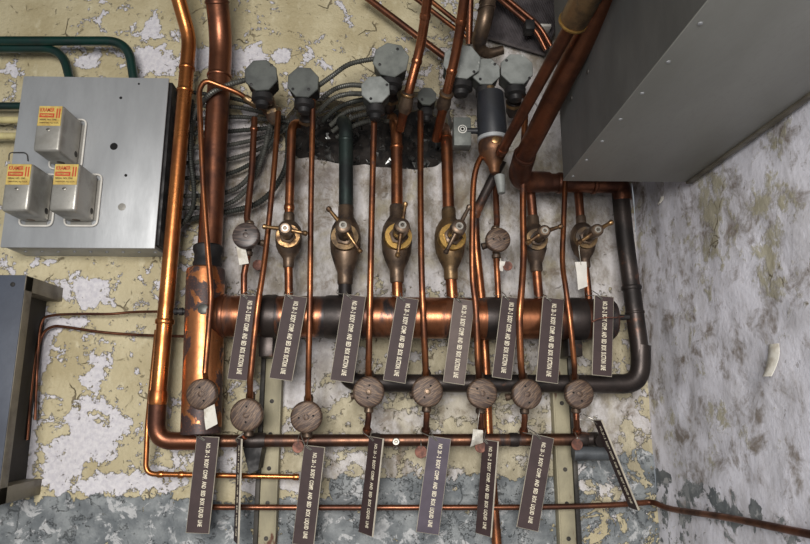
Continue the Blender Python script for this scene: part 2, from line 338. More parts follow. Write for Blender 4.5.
def wall(name, xs, zs, place, hole=None, right=False):
    bm = new(); g = []
    for z in zs:
        row = []
        for x in xs:
            v = bm.verts.new(place(x, z, .005*(noise.noise(Vector((x*6, z*6, 2)))+.5*noise.noise(Vector((x*17, z*17, 5)))))); row.append(v)
        g.append(row)
    for j in range(len(zs)-1):
        for i in range(len(xs)-1):
            cx, cz = (xs[i]+xs[i+1])/2, (zs[j]+zs[j+1])/2
            if hole:
                w = .012*noise.noise(Vector((cx*40, cz*40, 0)))
                if inside(cx+w, cz+w*.7, hole): continue
            bm.faces.new((g[j][i], g[j][i+1], g[j+1][i+1], g[j+1][i]))
    coords = [(x, z) for z in zs for x in xs]
    keep = [i for i, v in enumerate(bm.verts) if v.link_faces]
    coords = [coords[i] for i in keep]
    for v in [v for v in bm.verts if not v.link_faces]: bm.verts.remove(v)
    if hole:
        es = [e for e in bm.edges if len(e.link_faces) == 1 and all(xs[0]+.01 < v.co.x < xs[-1]-.01 and zs[0]+.01 < v.co.z < zs[-1]-.01 for v in e.verts)]
        bv = {}
        for e in es:
            for v in e.verts: bv.setdefault(v, []).append(e.other_vert(v))
        for _ in range(4):
            mv = {v: v.co.lerp(sum((w.co for w in ws), Vector())/len(ws), .6) for v, ws in bv.items()}
            for v, c in mv.items(): v.co = c
        r = bmesh.ops.extrude_edge_only(bm, edges=es)
        nv = [q for q in r['geom'] if isinstance(q, bmesh.types.BMVert)]
        for v in nv: v.co.y += .13; coords.append((v.co.x, v.co.z))
    me = bpy.data.meshes.new(name); bm.to_mesh(me); bm.free(); finish(me, 50)
    coords = [((-v.co.y if right else v.co.x), v.co.z) for v in me.vertices]
    NM = ('paint', 'grey', 'dado', 'stain_shade', 'lilac')
    for n in NM: me.attributes.new(n, 'FLOAT', 'POINT')
    A = {n: me.attributes[n] for n in NM}
    zd = P(300, 497, 0).z
    for i, (x, z) in enumerate(coords):
        n1 = noise.noise(Vector((x*9, z*9, 3)))
        if not right:
            px_left = 1 if x < P(235, 300, 0).x else 0
            A['paint'].data[i].value = .12+.1*n1+.09*noise.noise(Vector((x*22, z*22, 8)))+.72*gauss(x, z, PAINT)+gauss(x, z, WASH)
            A['grey'].data[i].value = max(0, min(1, gauss(x, z, GREY)))
            A['stain_shade'].data[i].value = max(0, min(1, gauss(x, z, STAIN_SHADE)))
            lim = zd + (.045 if x > P(330, 500, 0).x else 0) + (.05 if x > P(560, 500, 0).x else 0)
            A['dado'].data[i].value = max(-.6, min(.13 if x < P(560, 500, 0).x else .03, (lim-z)*9))
        else:
            A['paint'].data[i].value = -.13 + .2*noise.noise(Vector((x*3.2+4, z*3.2, 1))) + .10*n1 + gauss(x, z, RB)
            A['grey'].data[i].value = 1; A['lilac'].data[i].value = 1
            A['stain_shade'].data[i].value = min(1, .02+gauss(x, z, RS))
            A['dado'].data[i].value = max(-.6, min(-.03, (P(645, 474, 0).z-z)*9)) - .05*min(1, x*3) + gauss(x, z, RD)
    me.materials.append(M['wall'])
    o = bpy.data.objects.new(name, me); COL.objects.link(o); return struct(o)
xs = lines(-1.75, XR, -1.02, XR, .0085, .06); zs = lines(0, 3.0, 1.2, 2.8, .0085, .06)
wall('wall_back', xs, zs, lambda x, z, h: Vector((x, h, z)), HOLE)
def PR(px, py):
    """a point on the right wall: distance out from the corner and height"""
    r = ROT @ Vector(((px-405)/F, (272-py)/F, -1)); q = CAM+r*(XR/r.x); return -q.y, q.z
RD = [(*PR(716, 496), .02, .018, .3), (*PR(724, 508), .025, .014, .3), (*PR(757, 511), .022, .018, .3), (*PR(690, 492), .03, .012, .25), (*PR(662, 478), .04, .02, .25), (*PR(738, 520), .02, .012, .25)]
RS = [(*PR(678, 380), .02, .03, .6), (*PR(668, 340), .02, .05, .4), (*PR(690, 215), .05, .03, .3), (*PR(655, 200), .03, .04, .5)]  # dark wall marks, with the duct's shade painted in just below it
RB = [(*PR(705, 225), .09, .12, .22), (*PR(765, 255), .03, .09, .2), (*PR(745, 430), .11, .06, .2), (*PR(670, 380), .04, .06, -.1), (*PR(690, 430), .05, .1, -.22), (*PR(740, 340), .08, .1, -.2), (*PR(750, 490), .1, .05, -.25), (*PR(660, 300), .04, .1, -.12), (*PR(715, 300), .03, .04, .1), (*PR(780, 150), .04, .06, .14)]
wall('wall_right', lines(0, 2.2, 0, .95, .009, .06), lines(0, 3.0, 1.1, 2.5, .009, .06), lambda x, z, h: Vector((XR-h, -x, z)), None, True)
b = new(); box(b, (-1.75, -3.2, -.05), (XR, .0, 0)); struct(obj('floor', b, 'concrete', None, Vector((0, -1.5, 0))))
b = new(); box(b, (-1.75, -3.2, 3.0), (XR, .0, 3.05)); struct(obj('ceiling', b, 'ceiling_paint', None, Vector((0, -1.5, 3))))  # unseen ceiling, added dark to dim the upper wall
# broken recess behind the pipes
b = new(); hx = [p[0] for p in HOLE]; hz = [p[1] for p in HOLE]
n = 22; gr = []
for j in range(n+1):
    row = []
    for i in range(n+1):
        x = min(hx)-.04+(max(hx)-min(hx)+.08)*i/n; z = min(hz)-.04+(max(hz)-min(hz)+.08)*j/n
        row.append(b.verts.new((x, .11+.03*noise.noise(Vector((x*25, z*25, 0))), z)))
    gr.append(row)
for j in range(n):
    for i in range(n): b.faces.new((gr[j][i], gr[j][i+1], gr[j+1][i+1], gr[j+1][i]))
struct(obj('wall_back_recess', b, 'rubble', None, Vector((0, .1, 2))))
b = new()
for i in range(130):
    c = P(random.uniform(296, 444), random.uniform(106, 164), 0)+Vector((0, random.uniform(-.01, .07), 0)); s = random.uniform(.005, .014)
    v = [b.verts.new(c+Vector((random.uniform(-s, s), random.uniform(-s, s), random.uniform(-s, s)))) for _ in range(5)]
    for q in ((0, 1, 2), (0, 2, 3), (0, 3, 4), (1, 2, 4)): b.faces.new([v[k] for k in q])
tag(obj('foil_scraps', b, 'foil', None, P(370, 140, 0)), 'crumpled silvery insulation scraps in the dark broken hole of the back wall', 'insulation', None, 'stuff')

# steel channels on the wall below the header
def channel(px, y0, y1, label, side):
    x = P(px, 440, 0).x; w = .018; z0 = P(px, y0, 0).z; z1 = P(px, y1, 0).z
    t = thing('wall_channel', label, 'steel channel', (x, 0, z1), 'wall channels')
    b = new(); box(b, (x-w, -.022, z1), (x+w, .006, z0), .002); obj('painted_face', b, 'channel_tan', t)
    for sx in (-1, 1):
        dk = sx == side; h_ = .005 if dk else .002
        b = new(); box(b, (x+sx*(w+h_)-h_, -.03, z1), (x+sx*(w+h_)+h_, .006, z0), .001); obj('flange', b, 'iron_line' if dk else 'channel_tan', t)
    for k in range(5):
        b = new(); lathe(b, Vector((x, -.0215, z1+.05+k*.075)), OUT, [(0, .005), (.002, .005), (.002, .003), (.001, .002)], 14); obj('bolt', b, 'iron_line', t)
channel(272, 335, 560, 'tan painted steel channel fixed upright on the wall below the left signs', -1)
channel(561, 335, 560, 'tan painted steel channel fixed upright on the wall near the right end', 1)

# ------------------------------------------------------------------ electrical panel and relays
x0, x1 = P(12, 160, .1).x, P(162, 160, .1).x; zt, zb = P(95, 77, .1).z, P(90, 248, .1).z
t = thing('electrical_panel', 'large flat grey metal electrical panel carrying three small relay boxes', 'electrical panel', (x0, 0, zb))
b = new(); box(b, (x0+.004, -.095, zb+.003), (x1-.004, .008, zt-.003)); obj('enclosure', b, 'zinc', t)
b = new(); box(b, (x0, -.1, zb), (x1, -.0945, zt), .0015); obj('front_cover', b, 'zinc', t)
b = new(); box(b, (x1-.0035, -.09, zb+.01), (x1+.006, -.01, zt-.006), .001); obj('side_strip', b, 'iron_black', t)
for k in range(14):
    b = new(); lathe(b, Vector((x1+.005, -.045, zb+.03+k*.0262)), RIGHT, [(0, .005), (.005, .005), (.007, .003)], 10); obj('side_bolt', b, 'bronze_dark', t)
for k in range(9):
    b = new(); lathe(b, Vector((x0+.03+k*.038, -.05, zb+.004)), -UP, [(0, .004), (.003, .004), (.004, .002)], 10); obj('edge_rivet', b, 'zinc', t)
b = new(); lathe(b, P(114, 146.5, .0995), OUT, [(0, .009), (.0012, .009), (.0013, .008)], 18); obj('knockout_hole', b, 'hole_black', t)
for px, py, r, m in ((121, 98, .0035, 'hole_black'), (139, 84, .0025, 'hole_black'), (126, 175.5, .0035, 'hole_black'), (122, 207, .009, 'zinc_bright')):
    b = new(); lathe(b, P(px, py, .0995), OUT, [(0, r), (.0012, r), (.0015, r*.7)], 14); obj('plug', b, m, t)
# wire loop handle on the cover, between two relays
b = new(); sweep(b, fillet(pts((9, 160, .103), (9, 152.5, .103), (27, 152.5, .103), (28, 161, .103)), .014), .0013, 8); obj('pull_loop', b, 'iron_line', t)

def textmesh(s, name):
    c = bpy.data.curves.new(name, 'FONT'); c.body = s; c.align_x = 'CENTER'; c.align_y = 'CENTER'; c.extrude = .02; c.resolution_u = 2; c.offset = .02
    o = bpy.data.objects.new(name, c); COL.objects.link(o); bpy.context.view_layer.update()
    me = bpy.data.meshes.new_from_object(o.evaluated_get(bpy.context.evaluated_depsgraph_get()))
    bpy.data.objects.remove(o); bpy.data.curves.remove(c)
    xs = [v.co.x for v in me.vertices]; ys = [v.co.y for v in me.vertices]; w, h = max(xs)-min(xs), max(ys)-min(ys); cx, cy = (max(xs)+min(xs))/2, (max(ys)+min(ys))/2
    zm = max(v.co.z for v in me.vertices)
    for v in me.vertices: v.co = ((v.co.x-cx)/w, (v.co.y-cy)/h, v.co.z/zm)      # unit box
    return me
def place_text(name, unit, mat, parent, center, xdir, ydir, w, h, th=.0003):
    """lettering laid on a surface: xdir is the reading direction"""
    xdir, ydir = Vector(xdir).normalized(), Vector(ydir).normalized(); z = xdir.cross(ydir)
    me = unit.copy(); me.name = name; me.materials.clear(); me.materials.append(M[mat])
    inv = TM[parent.name].inverted()
    for v in me.vertices: v.co = inv @ (Vector(center)+xdir*(v.co.x*w)+ydir*(v.co.y*h)+z*(v.co.z*th))
    o = bpy.data.objects.new(name, me); COL.objects.link(o); o.parent = parent; TM[o.name] = TM[parent.name]; return o
U_K, U_T, U_S, U_N = textmesh('KRAMER', 'brand'), textmesh('THERMOBANK', 'band'), textmesh('SERIAL NO. 1945', 'serial'), textmesh('TRENTON, N.J. U.S.A.', 'foot')
def relay(cx, ctop, cbot, label):
    d0, d1 = .101, .19
    c = P(cx, (ctop+cbot)/2, d1); x, zt, zb = c.x, P(cx, ctop, d1).z, P(cx, cbot, d1).z; w = .0295
    t = thing('relay_box', label, 'relay', (x, -d0, (zt+zb)/2), 'relays on the panel')
    b = new(); box(b, (x-w-.008, -d0-.003, zb-.009), (x+w+.008, -d0+.001, zt+.006), 0)
    bmesh.ops.bevel(b, geom=[e for e in b.edges if abs(e.verts[0].co.y-e.verts[1].co.y) > .001], offset=.014, segments=5, affect='EDGES')
    obj('back_plate', b, 'zinc_bright', t)
    q = [Vector((x+sx*(w+.008), -d0-.0035, z_)) for sx, z_ in ((1, (zt+zb)/2), (1, zb-.009), (-1, zb-.009), (-1, zt+.006), (1, zt+.006), (1, (zt+zb)/2))]
    b = new(); sweep(b, fillet(q, .014), .0023, 8); obj('gasket_rim', b, 'paper', t)
    b = new(); box(b, (x-w, -d1, zb), (x+w, -d0-.003, zt), .007, 3); cv = obj('cover', b, 'zinc_bright', t)
    lt, lb = zt-.003, zt-.003-(zt-zb)*.43; y = -d1
    b = new(); box(b, (x-w+.004, y-.0006, lb), (x+w-.004, y+.0005, lt)); lab = obj('label_sticker', b, 'lab_yellow', t)
    lw = 2*w-.008; lh = lt-lb; yy = y-.0007
    place_text('lettering', U_K, 'lab_red', lab, (x-lw*.13, yy, lt-lh*.19), RIGHT, UP, lw*.62, lh*.2)
    b = new(); box(b, (x-lw*.45, yy-.0002, lt-lh*.58), (x+lw*.19, yy+.0003, lt-lh*.37)); obj('red_band', b, 'lab_red', lab)
    place_text('lettering', U_T, 'lab_yellow', lab, (x-lw*.13, yy-.0003, lt-lh*.475), RIGHT, UP, lw*.54, lh*.1)
    for sx in (.3, .41):
        b = new(); box(b, (x+lw*(sx-.03), yy-.0002, lt-lh*.6), (x+lw*(sx+.025), yy+.0003, lt-lh*.12)); obj('red_bar', b, 'lab_red', lab)
    place_text('lettering', U_S, 'lab_dark', lab, (x-lw*.06, yy, lt-lh*.69), RIGHT, UP, lw*.74, lh*.09)
    place_text('lettering', U_N, 'lab_dark', lab, (x, yy, lt-lh*.86), RIGHT, UP, lw*.84, lh*.09)
    b = new(); lathe(b, Vector((x, -d1+.0003, zt-(zt-zb)*.54)), OUT, [(0, .0042), (.0015, .004), (.002, .003)], 16); s = obj('screw', b, 'wire', t)
    b = new(); box(b, (x-.0035, -d1-.0022, zt-(zt-zb)*.54-.0006), (x+.0035, -d1-.0012, zt-(zt-zb)*.54+.0006)); obj('slot', b, 'hole_black', s)
    b = new(); lathe(b, Vector((x+w-.001, -d0-.018, zb+.022)), RIGHT, [(0, .0075), (.001, .0075), (.0012, .006)], 18); obj('side_knockout', b, 'iron_line', t)
    b = new(); lathe(b, Vector((x-.002, -d0-.02, zb+.001)), -UP, [(0, .009), (.001, .009), (.0012, .008)], 18); obj('bottom_knockout', b, 'bronze_dark', t)
relay(48.5, 105, 151, 'grey relay box with red and yellow label, topmost of the three on the panel')
relay(17, 163, 211, 'grey relay box at the lower left of the panel, beside the photo edge')
relay(64.5, 163, 211, 'grey relay box at the lower right of the three on the panel')

# ------------------------------------------------------------------ cabinet, lower left
x1 = P(19, 330, .157).x; x0 = x1-.28; zt, zb = P(25, 275, .157).z, P(5, 506, .157).z
t = thing('steel_cabinet', 'dark blue-grey steel cabinet with open side at the lower left', 'cabinet', (x1, 0, zb))
b = new(); box(b, (x0, -.157, zb), (x1, -.15, zt), .0015); obj('front_panel', b, 'cabinet_grey', t)
b = new(); box(b, (x1-.002, -.155, zb), (x1+.001, -.128, zt-.001), .0008); obj('front_return', b, 'cabinet_edge', t)
b = new(); box(b, (x0, -.1565, zt-.034), (x1+.001, .004, zt-.0005), .001); obj('top_flange', b, 'cabinet_edge', t)
b = new(); box(b, (x0, -.1565, zb), (x1+.001, .004, zb+.034), .001); obj('bottom_flange', b, 'cabinet_edge', t)
b = new(); box(b, (x0, -.15, zb+.03), (x1-.035, .004, zt-.03)); obj('inner_side', b, 'cabinet_shade', t)
b = new(); lathe(b, P(13, 284.5, .1568), OUT, [(0, .005), (.002, .005), (.003, .003)], 14); obj('screw', b, 'iron_line', t)

# ------------------------------------------------------------------ pipes
def pipe(name, label, cat, path, r, mat, group=None, seg=20, loc=None):
    b = new(); sweep(b, path, r, seg); return tag(obj(name, b, mat, None, loc or path[0]), label, cat, group)
def pipe_thing(name, label, cat, path, r, mat, group=None, rings=(), seg=22, ringmat=None, part='tube'):
    t = thing(name, label, cat, path[-1], group)
    b = new(); sweep(b, path, r, seg); obj(part, b, mat, t)
    for s, w, lip in rings:
        p, d = along(path, s); b = new(); ring(b, p, d, r if not isinstance(r, list) else r[0], w, lip); obj('collar', b, ringmat or mat, t)
    return t
# green conduits over the panel
C = fillet(pts((-330, 41, .06), (128, 41, .06), (134.5, 84, .05)), .09, 10)
pipe('green_conduit', 'thick dark green conduit curving down into the panel top, the upper one', 'conduit', C, .0115, 'green_paint', 'green conduits')
C = fillet(pts((-330, 47.5, .045), (62, 48.5, .045), (71.5, 86, .045)), .07, 10)
pipe('green_conduit', 'dark green conduit curving into the panel top behind the upper one', 'conduit', C, .011, 'green_paint', 'green conduits')
pipe('green_conduit', 'short dark green conduit entering the left side of the panel', 'conduit', pts((-330, 105, .05), (26, 106, .05)), .009, 'green_paint', 'green conduits')
pipe('cream_conduit', 'short cream painted conduit left of the panel, just below the green one', 'conduit', pts((-330, 120, .05), (24, 120, .05)), .0085, 'cream_pipe')
pipe('cream_conduit', 'short cream painted conduit left of the panel, lower of the two', 'conduit', pts((-330, 136, .05), (22, 136, .05)), .0085, 'cream_pipe')

# left copper riser with elbow into the lower header
A = fillet(pts((170, -30, .17), (189.5, 40, .1), (158, 400, .09), (156, 441, .075), (592, 440, .07)), .055, 8)
A = fillet(pts((166, -45, .17), (189.5, 38, .1), (157.5, 405, .085)), .03, 8)
pipe_thing('copper_riser', 'tall bright copper pipe beside the grey panel at left', 'pipe', A, .0175, 'copper_warm', 'copper pipes',
           [(.255, .008, .002), (.31, .008, .002), (.83, .012, .0035), (.985, .03, .003)])
el = fillet(pts((157.6, 403, .085), (155.5, 441, .075), (205, 441, .07)), .055, 12)
b = new(); sweep(b, el, .0195, 22); tag(obj('copper_elbow', b, 'copper_brown', None, P(157, 440, .07)), 'brown copper elbow joining the left riser to the lower header pipe', 'pipe elbow')
LH = pts((195, 441, .07), (592, 439.5, .07))
t = pipe_thing('lower_header_pipe', 'long copper pipe running level under the round valve caps', 'pipe', LH, .0138, 'header_brown', None,
           [(.02, .02, .003), (.15, .045, .004), (.45, .02, .002), (.8, .02, .002), (.97, .03, .004)], ringmat='iron_dark')
b = new(); lathe(b, P(396, 441.5, .083), OUT, [(0, .0085), (.004, .0085), (.006, .007), (.006, .004), (.005, .003), (.006, .002)], 20); obj('screw_plug', b, 'wire', t)
b = new(); prism(b, pts((243, 448, .08), (262, 447, .08), (258, 470, .08), (249, 474, .08)), (0, .06, 0)); obj('bracket', b, 'iron_black', t)
# elbow and stub at the right end
b = new(); sweep(b, fillet(pts((584, 439.5, .07), (597, 438.5, .072), (602, 441, .095)), .02), .0152, 18); tag(obj('end_elbow', b, 'iron_dark', None, P(590, 440, .07)), 'dark iron elbow closing the right end of the lower header', 'pipe elbow')
pipe('iron_stub', 'short thick grey iron pipe stub below the right end of the lower header', 'pipe', pts((573, 453.5, .085), (611, 453.5, .085)), .0155, 'stub_grey')
# small tube loop bottom left
S = fillet(pts((157, 330, .055), (147.5, 424, .06), (145.5, 474, .06), (299, 477, .055)), .022, 8)
pipe_thing('copper_tube', 'thin copper tube dropping left of the riser then running level', 'tube', S, .0058, 'copper_warm', 'thin copper tubes', [(.53, .012, .0018), (.6, .012, .0018), (.99, .012, .0018)], 14)
S = spline(pts((196, 507, .05), (300, 507.5, .05), (420, 507.5, .05), (540, 507, .05), (610, 505, .05), (640, 503, .045)), 6)
a, z = PR(680, 509); a2, z2 = PR(740, 518); a3, z3 = PR(835, 537)
S += spline([P(640, 503, .045), Vector((XR-.03, -.05, z+.003)), Vector((XR-.018, -a, z)), Vector((XR-.018, -a2, z2)), Vector((XR-.014, -a3, z3)), Vector((XR-.01, -.9, z3+.03))], 6)[1:]
pipe('copper_tube', 'long low copper tube turning the corner onto the right wall', 'tube', S, .0062, 'copper_brown', 'thin copper tubes', 14)
# two capillary tubes out of the cabinet
pipe('capillary_tube', 'thin dark tube from the cabinet to the thick pipe, the upper of two', 'tube', spline(pts((35, 420, .03), (38, 350, .03), (42, 322, .03), (52, 315.5, .03), (80, 314, .03), (110, 314, .03), (135, 312, .03), (172, 311.5, .06)), 6), .0032, 'copper_brown', 'capillary tubes', 10)
pipe('capillary_tube', 'thin rusty tube from the cabinet, running below its twin', 'tube', spline(pts((27, 440, .02), (34, 365, .02), (42, 336, .02), (52, 327, .02), (66, 327, .02), (100, 332, .02), (140, 335, .02), (190, 336.5, .05)), 6), .0034, 'copper_brown', 'capillary tubes', 10)

# thick vertical pipe and what stands on it
V = pts((206, 268, .09), (201, 434, .09))
t = thing('thick_copper_pipe', 'thick patchy copper pipe standing upright at the left end of the header', 'pipe', V[1])
b = new(); lathe(b, V[1], (V[0]-V[1]), [(0, .041), (.002, .0435)]+[((V[0]-V[1]).length-.012, .0435), ((V[0]-V[1]).length-.004, .042), ((V[0]-V[1]).length, .036)], 32); obj('barrel', b, 'copper_patchy', t)
b = new(); lathe(b, P(207, 268, .09), UP, [(0, .031), (.01, .033), (.016, .03), (.032, .03), (.04, .034), (.05, .034), (.054, .03)], 26); obj('union', b, 'iron_black', t)
b = new(); lathe(b, P(186, 311.5, .1), -RIGHT, [(0, .006), (.006, .006), (.006, .009), (.014, .009), (.014, .006), (.02, .006), (.02, .008), (.026, .008), (.028, .003)], 12); obj('gauge_nipple', b, 'iron_black', t)
b = new(); lathe(b, P(203, 309, .134), OUT, [(0, .012), (.001, .012), (.002, .01)], 18); obj('stamped_spot', b, 'flex_steel', t)
V = fillet(pts((212, -40, .2), (221.5, 38, .1), (209.5, 250, .09)), .06, 10)
pipe_thing('brown_copper_pipe', 'wide brown copper pipe rising between the panel and the cables', 'pipe', V, .0275, 'copper_brown', 'copper pipes', [(.13, .006, .002), (.385, .008, .0025)], 28)

# header
H = pts((212, 316, .09), (611, 319.5, .09)); HL = (H[1]-H[0]).length; HD = (H[1]-H[0]).normalized()
t = thing('header_pipe', 'fat horizontal copper header pipe behind the upper row of signs', 'pipe', H[0])
b = new(); lathe(b, H[0], HD, [(0, .047)]+[(HL*k/30, .0475) for k in range(31)]+[(HL+.006, .042), (HL+.012, .02)], 36); obj('barrel', b, 'copper_header', t)
for px, w, lip in ((224, .012, .003), (270, .03, .003), (334, .045, .003), (491, .035, .0025), (575, .04, .003)):
    p, d = along(H, (px-212)/399); b = new(); ring(b, p, d, .0475, w, lip); obj('band', b, 'iron_dark' if px not in (224,) else 'copper_brown', t)
b = new(); sweep(b, pts((612, 318, .09), (629, 317, .09)), [.008, .006], 12); obj('end_plug', b, 'iron_black', t)
for px in (266, 575):
    b = new(); box(b, P(px, 344, .1)+Vector((-.016, 0, -.028)), P(px, 338, .1)+Vector((.016, .1, .006)), .002); obj('support_bracket', b, 'iron_dark', t)

# dark iron return loop at the right
R_ = fillet(pts((619, 178, .08), (625, 240, .08), (633, 300, .08), (640, 352, .08), (640, 384, .075), (345, 383, .062), (345, 345, .07)), .06, 10)
pipe_thing('iron_loop_pipe', 'dark iron pipe dropping at the right corner and looping back under the header', 'pipe', R_, .0205, 'iron_dark', None, [(.222, .01, .003), (.27, .006, .002)], 26)
b = new(); sweep(b, fillet(pts((641, 345, .08), (640, 384, .075), (597, 383.6, .07)), .066, 12), .0222, 26)
tag(obj('iron_elbow', b, 'iron_dark', None, P(640, 380, .075)), 'large black elbow at the lower right bend of the iron loop', 'pipe elbow')
# big pipe along the duct and its elbow
B_ = pts((623, -40, .68), (522, 161, .2)); B_[0] = B_[0]+(B_[0]-B_[1])*.75
pipe_thing('wide_diagonal_pipe', 'wide red-brown copper pipe slanting down along the grey duct side', 'pipe', B_, .0216, 'copper_brown', 'copper pipes', [(.98, .01, .003)], 28)
b = new(); sweep(b, fillet(pts((525, 154, .215), (517, 181, .13), (548, 182.5, .11)), .05, 10), .0255, 26); tag(obj('copper_elbow', b, 'copper_brown', None, P(522, 178, .13)), 'dark copper elbow at the foot of the wide diagonal pipe', 'pipe elbow')
pipe_thing('copper_crosspipe', 'short level copper pipe running behind the lower duct corner', 'pipe', fillet(pts((540, 182.5, .11), (600, 184, .1), (621, 184, .085), (622, 200, .08)), .04, 8), .0225, 'copper_brown', 'copper pipes', [(.2, .012, .003), (.55, .01, .003)], 26)
A_ = pts((574, 20, .6), (500.5, 153, .212))
pipe_thing('diagonal_pipe', 'copper pipe slanting from the brass coupling down to the brass bowl', 'pipe', A_, .0116, 'copper_brown', 'copper pipes', [(.96, .008, .002)], 22)
d = (A_[0]-A_[1]).normalized()
t = thing('brass_coupling', 'big round brass coupling with a bright rim at the top of a diagonal pipe', 'coupling', P(575, 17, .58))
b = new(); o = A_[0]-d*.012; lathe(b, o, d, [(0, .013), (.003, .021), (.014, .0235), (.45, .0235), (.453, .02)], 28); obj('sleeve', b, 'bronze', t)
b = new(); ring(b, o+d*.008, d, .0232, .005, .0016); obj('rim', b, 'brass', t)

# ------------------------------------------------------------------ duct box
DB = .317; dz = P(563, 181, DB).z; xl = P(563, 181, DB).x
t = thing('grey_duct', 'big grey sheet metal duct box jutting out at the upper right', 'duct', (xl, -DB, dz))
b = new(); box(b, (xl+.001, -1.15, dz+.002), (XR-.011, -DB-.001, dz+.56)); obj('duct_body', b, 'duct_side_shade', t)
b = new(); box(b, (xl, -1.152, dz), (XR-.01, -DB, dz+.003), .001); obj('bottom_sheet', b, 'duct_metal', t)
b = new(); box(b, (XR-.022, -1.15, dz-.004), (XR-.0105, -DB, dz+.001), .001); obj('seam_strip', b, 'cabinet_edge', t)
for k in range(7):
    b = new(); lathe(b, Vector((xl+.012, -.345-k*.085, dz+.0005)), -UP, [(0, .003), (.0015, .003), (.002, .0015)], 12); obj('rivet', b, 'zinc', t)
for px, py in ((652, 42), (606, 60)):
    y = -.5 if px == 652 else -.4
    b = new(); lathe(b, Vector((xl+.0012, y, dz+.14)), -RIGHT, [(0, .005), (.002, .004)], 12); obj('side_screw', b, 'iron_line', t)

# ------------------------------------------------------------------ lever cocks on the header
def ray_axis(a, b): return (b-a).normalized()
def cock(label, cx, cy, r, top, bot, stem, h1, h2, mat='bronze', ringmat='brass', pr=.012, handle='brass_dull', pipe_in=None, dbody=.09, cap='bronze_dark'):
    """valve: body on the vertical line px,py; top/bot pixels of its ends; stem tip and both handle ends in pixels"""
    c = P(cx, cy, dbody); zt = P(top[0], top[1], dbody); zb_ = P(bot[0], bot[1], dbody); ax = zt-zb_; L = ax.length; ax.normalize()
    r *= 1.08; t = thing('lever_valve', label, 'valve', zb_, 'lever valves on the header')
    prof = [(0, pr*1.18), (L*.02, pr*1.32), (L*.15, pr*1.36), (L*.19, pr*1.6), (L*.28, r*.76), (L*.38, r*.93), (L*.5, r), (L*.62, r*.99), (L*.72, r*.88), (L*.81, max(pr*1.5, r*.62)), (L*.85, pr*1.36), (L*.97, pr*1.36), (L, pr*1.18)]
    b = new(); lathe(b, zb_, ax, prof, 28); obj('body', b, mat, t)
    tip = P(stem[0], stem[1], dbody+.115); o = zb_+ax*L*.53; sd = (tip-o).normalized(); SL = (tip-o).length
    b = new(); lathe(b, o, sd, [(0, r*.9), (r*.98, r*.9), (r*1.08, r*.86), (r*1.08, r*.55)], 30); obj('bonnet_ring', b, ringmat, t)
    b = new(); lathe(b, o, sd, [(r, r*.62), (r*1.0+.012, r*.62), (r+.014, r*.5)], 6, .3); obj('gland_nut', b, cap, t)
    b = new(); lathe(b, o, sd, [(r, r*.42), (SL-.026, r*.42), (SL-.024, r*.5), (SL-.003, r*.46), (SL, r*.34)], 20); s = obj('stem', b, cap, t)
    b = new(); lathe(b, o, sd, [(SL-.001, r*.24), (SL+.0012, r*.24), (SL+.0012, r*.14), (SL, r*.12)], 12); obj('stem_pin', b, 'wire', s)
    q = o+sd*(SL-.013); e1 = P(h1[0], h1[1], dbody+.1); e2 = P(h2[0], h2[1], dbody+.1)
    b = new()
    for e in (e1, e2):
        u = (e-q).normalized(); LL = (e-q).length
        lathe(b, q, u, [(0, .0062), (LL*.4, .0048), (LL-.009, .004), (LL-.007, .0056), (LL-.001, .0062), (LL+.002, .004)], 14)
    obj('handle', b, handle, t)
    return zt, zb_
def feed(label, path, r, mat, group='valve feed pipes', rings=()):
    return pipe_thing('valve_pipe', label, 'pipe', path, r, mat, group, rings, 20)
def down(label, bx, by, hx, mat, r): return feed(label, pts((bx, by-2, .09), (hx, 300, .09)), r, mat, 'short pipes between valves and header')
cock('smallest brown lever valve left, below a copper pipe, handle nearly level', 288, 243, .029, (289, 213), (288.5, 268), (285, 228), (263.5, 226.5), (306.5, 233.5), 'bronze_dark', 'brass_dull', .0095)
feed('copper pipe with bent top feeding the smallest left lever valve', fillet(pts((308, 126, .03), (292, 122, .09), (289, 216, .09)), .03, 8), .0108, 'copper', rings=((.93, .012, .002),))
down('short copper pipe from the smallest left lever valve to the header', 288.5, 268, 289, 'copper', .0098)
cock('dark grey-brown lever valve hanging under the dark green pipe', 345, 246, .0335, (346, 205), (345, 285), (343, 225), (328, 208), (360.5, 252), 'bronze_dark', 'bronze', .0135)
feed('dark green pipe feeding the third lever valve', fillet(pts((340, 118, .0), (346, 126, .085), (346, 208, .09)), .03, 8), .0172, 'green_pipe', rings=((.45, .006, .0015),))
down('short dark pipe from the dark valve to the header', 345, 285, 345, 'iron_dark', .0155)
cock('bronze lever valve with bright brass ring and upright handle', 397, 245, .0335, (396.5, 205), (397, 283), (402.5, 225), (405.5, 203), (397.5, 256.5), 'bronze_dark', 'brass', .0125)
feed('copper pipe feeding the brass-ringed valve with upright handle', fillet(pts((392, 118, .0), (396.5, 128, .085), (397, 208, .09)), .03, 8), .0142, 'copper', rings=((.5, .008, .002),))
down('short copper pipe from the brass-ringed valve to the header', 397, 283, 397.5, 'copper', .0128)
cock('bronze lever valve with handle slanting up to the right', 450, 245, .0335, (448.5, 208), (451, 280), (459.5, 226), (469.5, 206), (445.5, 253), 'bronze', 'brass', .0125, 'bronze_dark')
feed('copper pipe feeding the slant-handled bronze valve', fillet(pts((444, 128, .0), (446.5, 138, .085), (448.5, 211, .09)), .03, 8), .0142, 'copper', rings=((.35, .008, .002),))
down('short copper pipe from the slant-handled valve to the header', 451, 280, 452.5, 'copper', .0132)
cock('small brown lever valve right, just right of the front copper tube', 536, 243, .027, (532.5, 216), (536.5, 272), (545, 230.5), (527, 243), (562, 226), 'bronze_dark', 'bronze', .011)
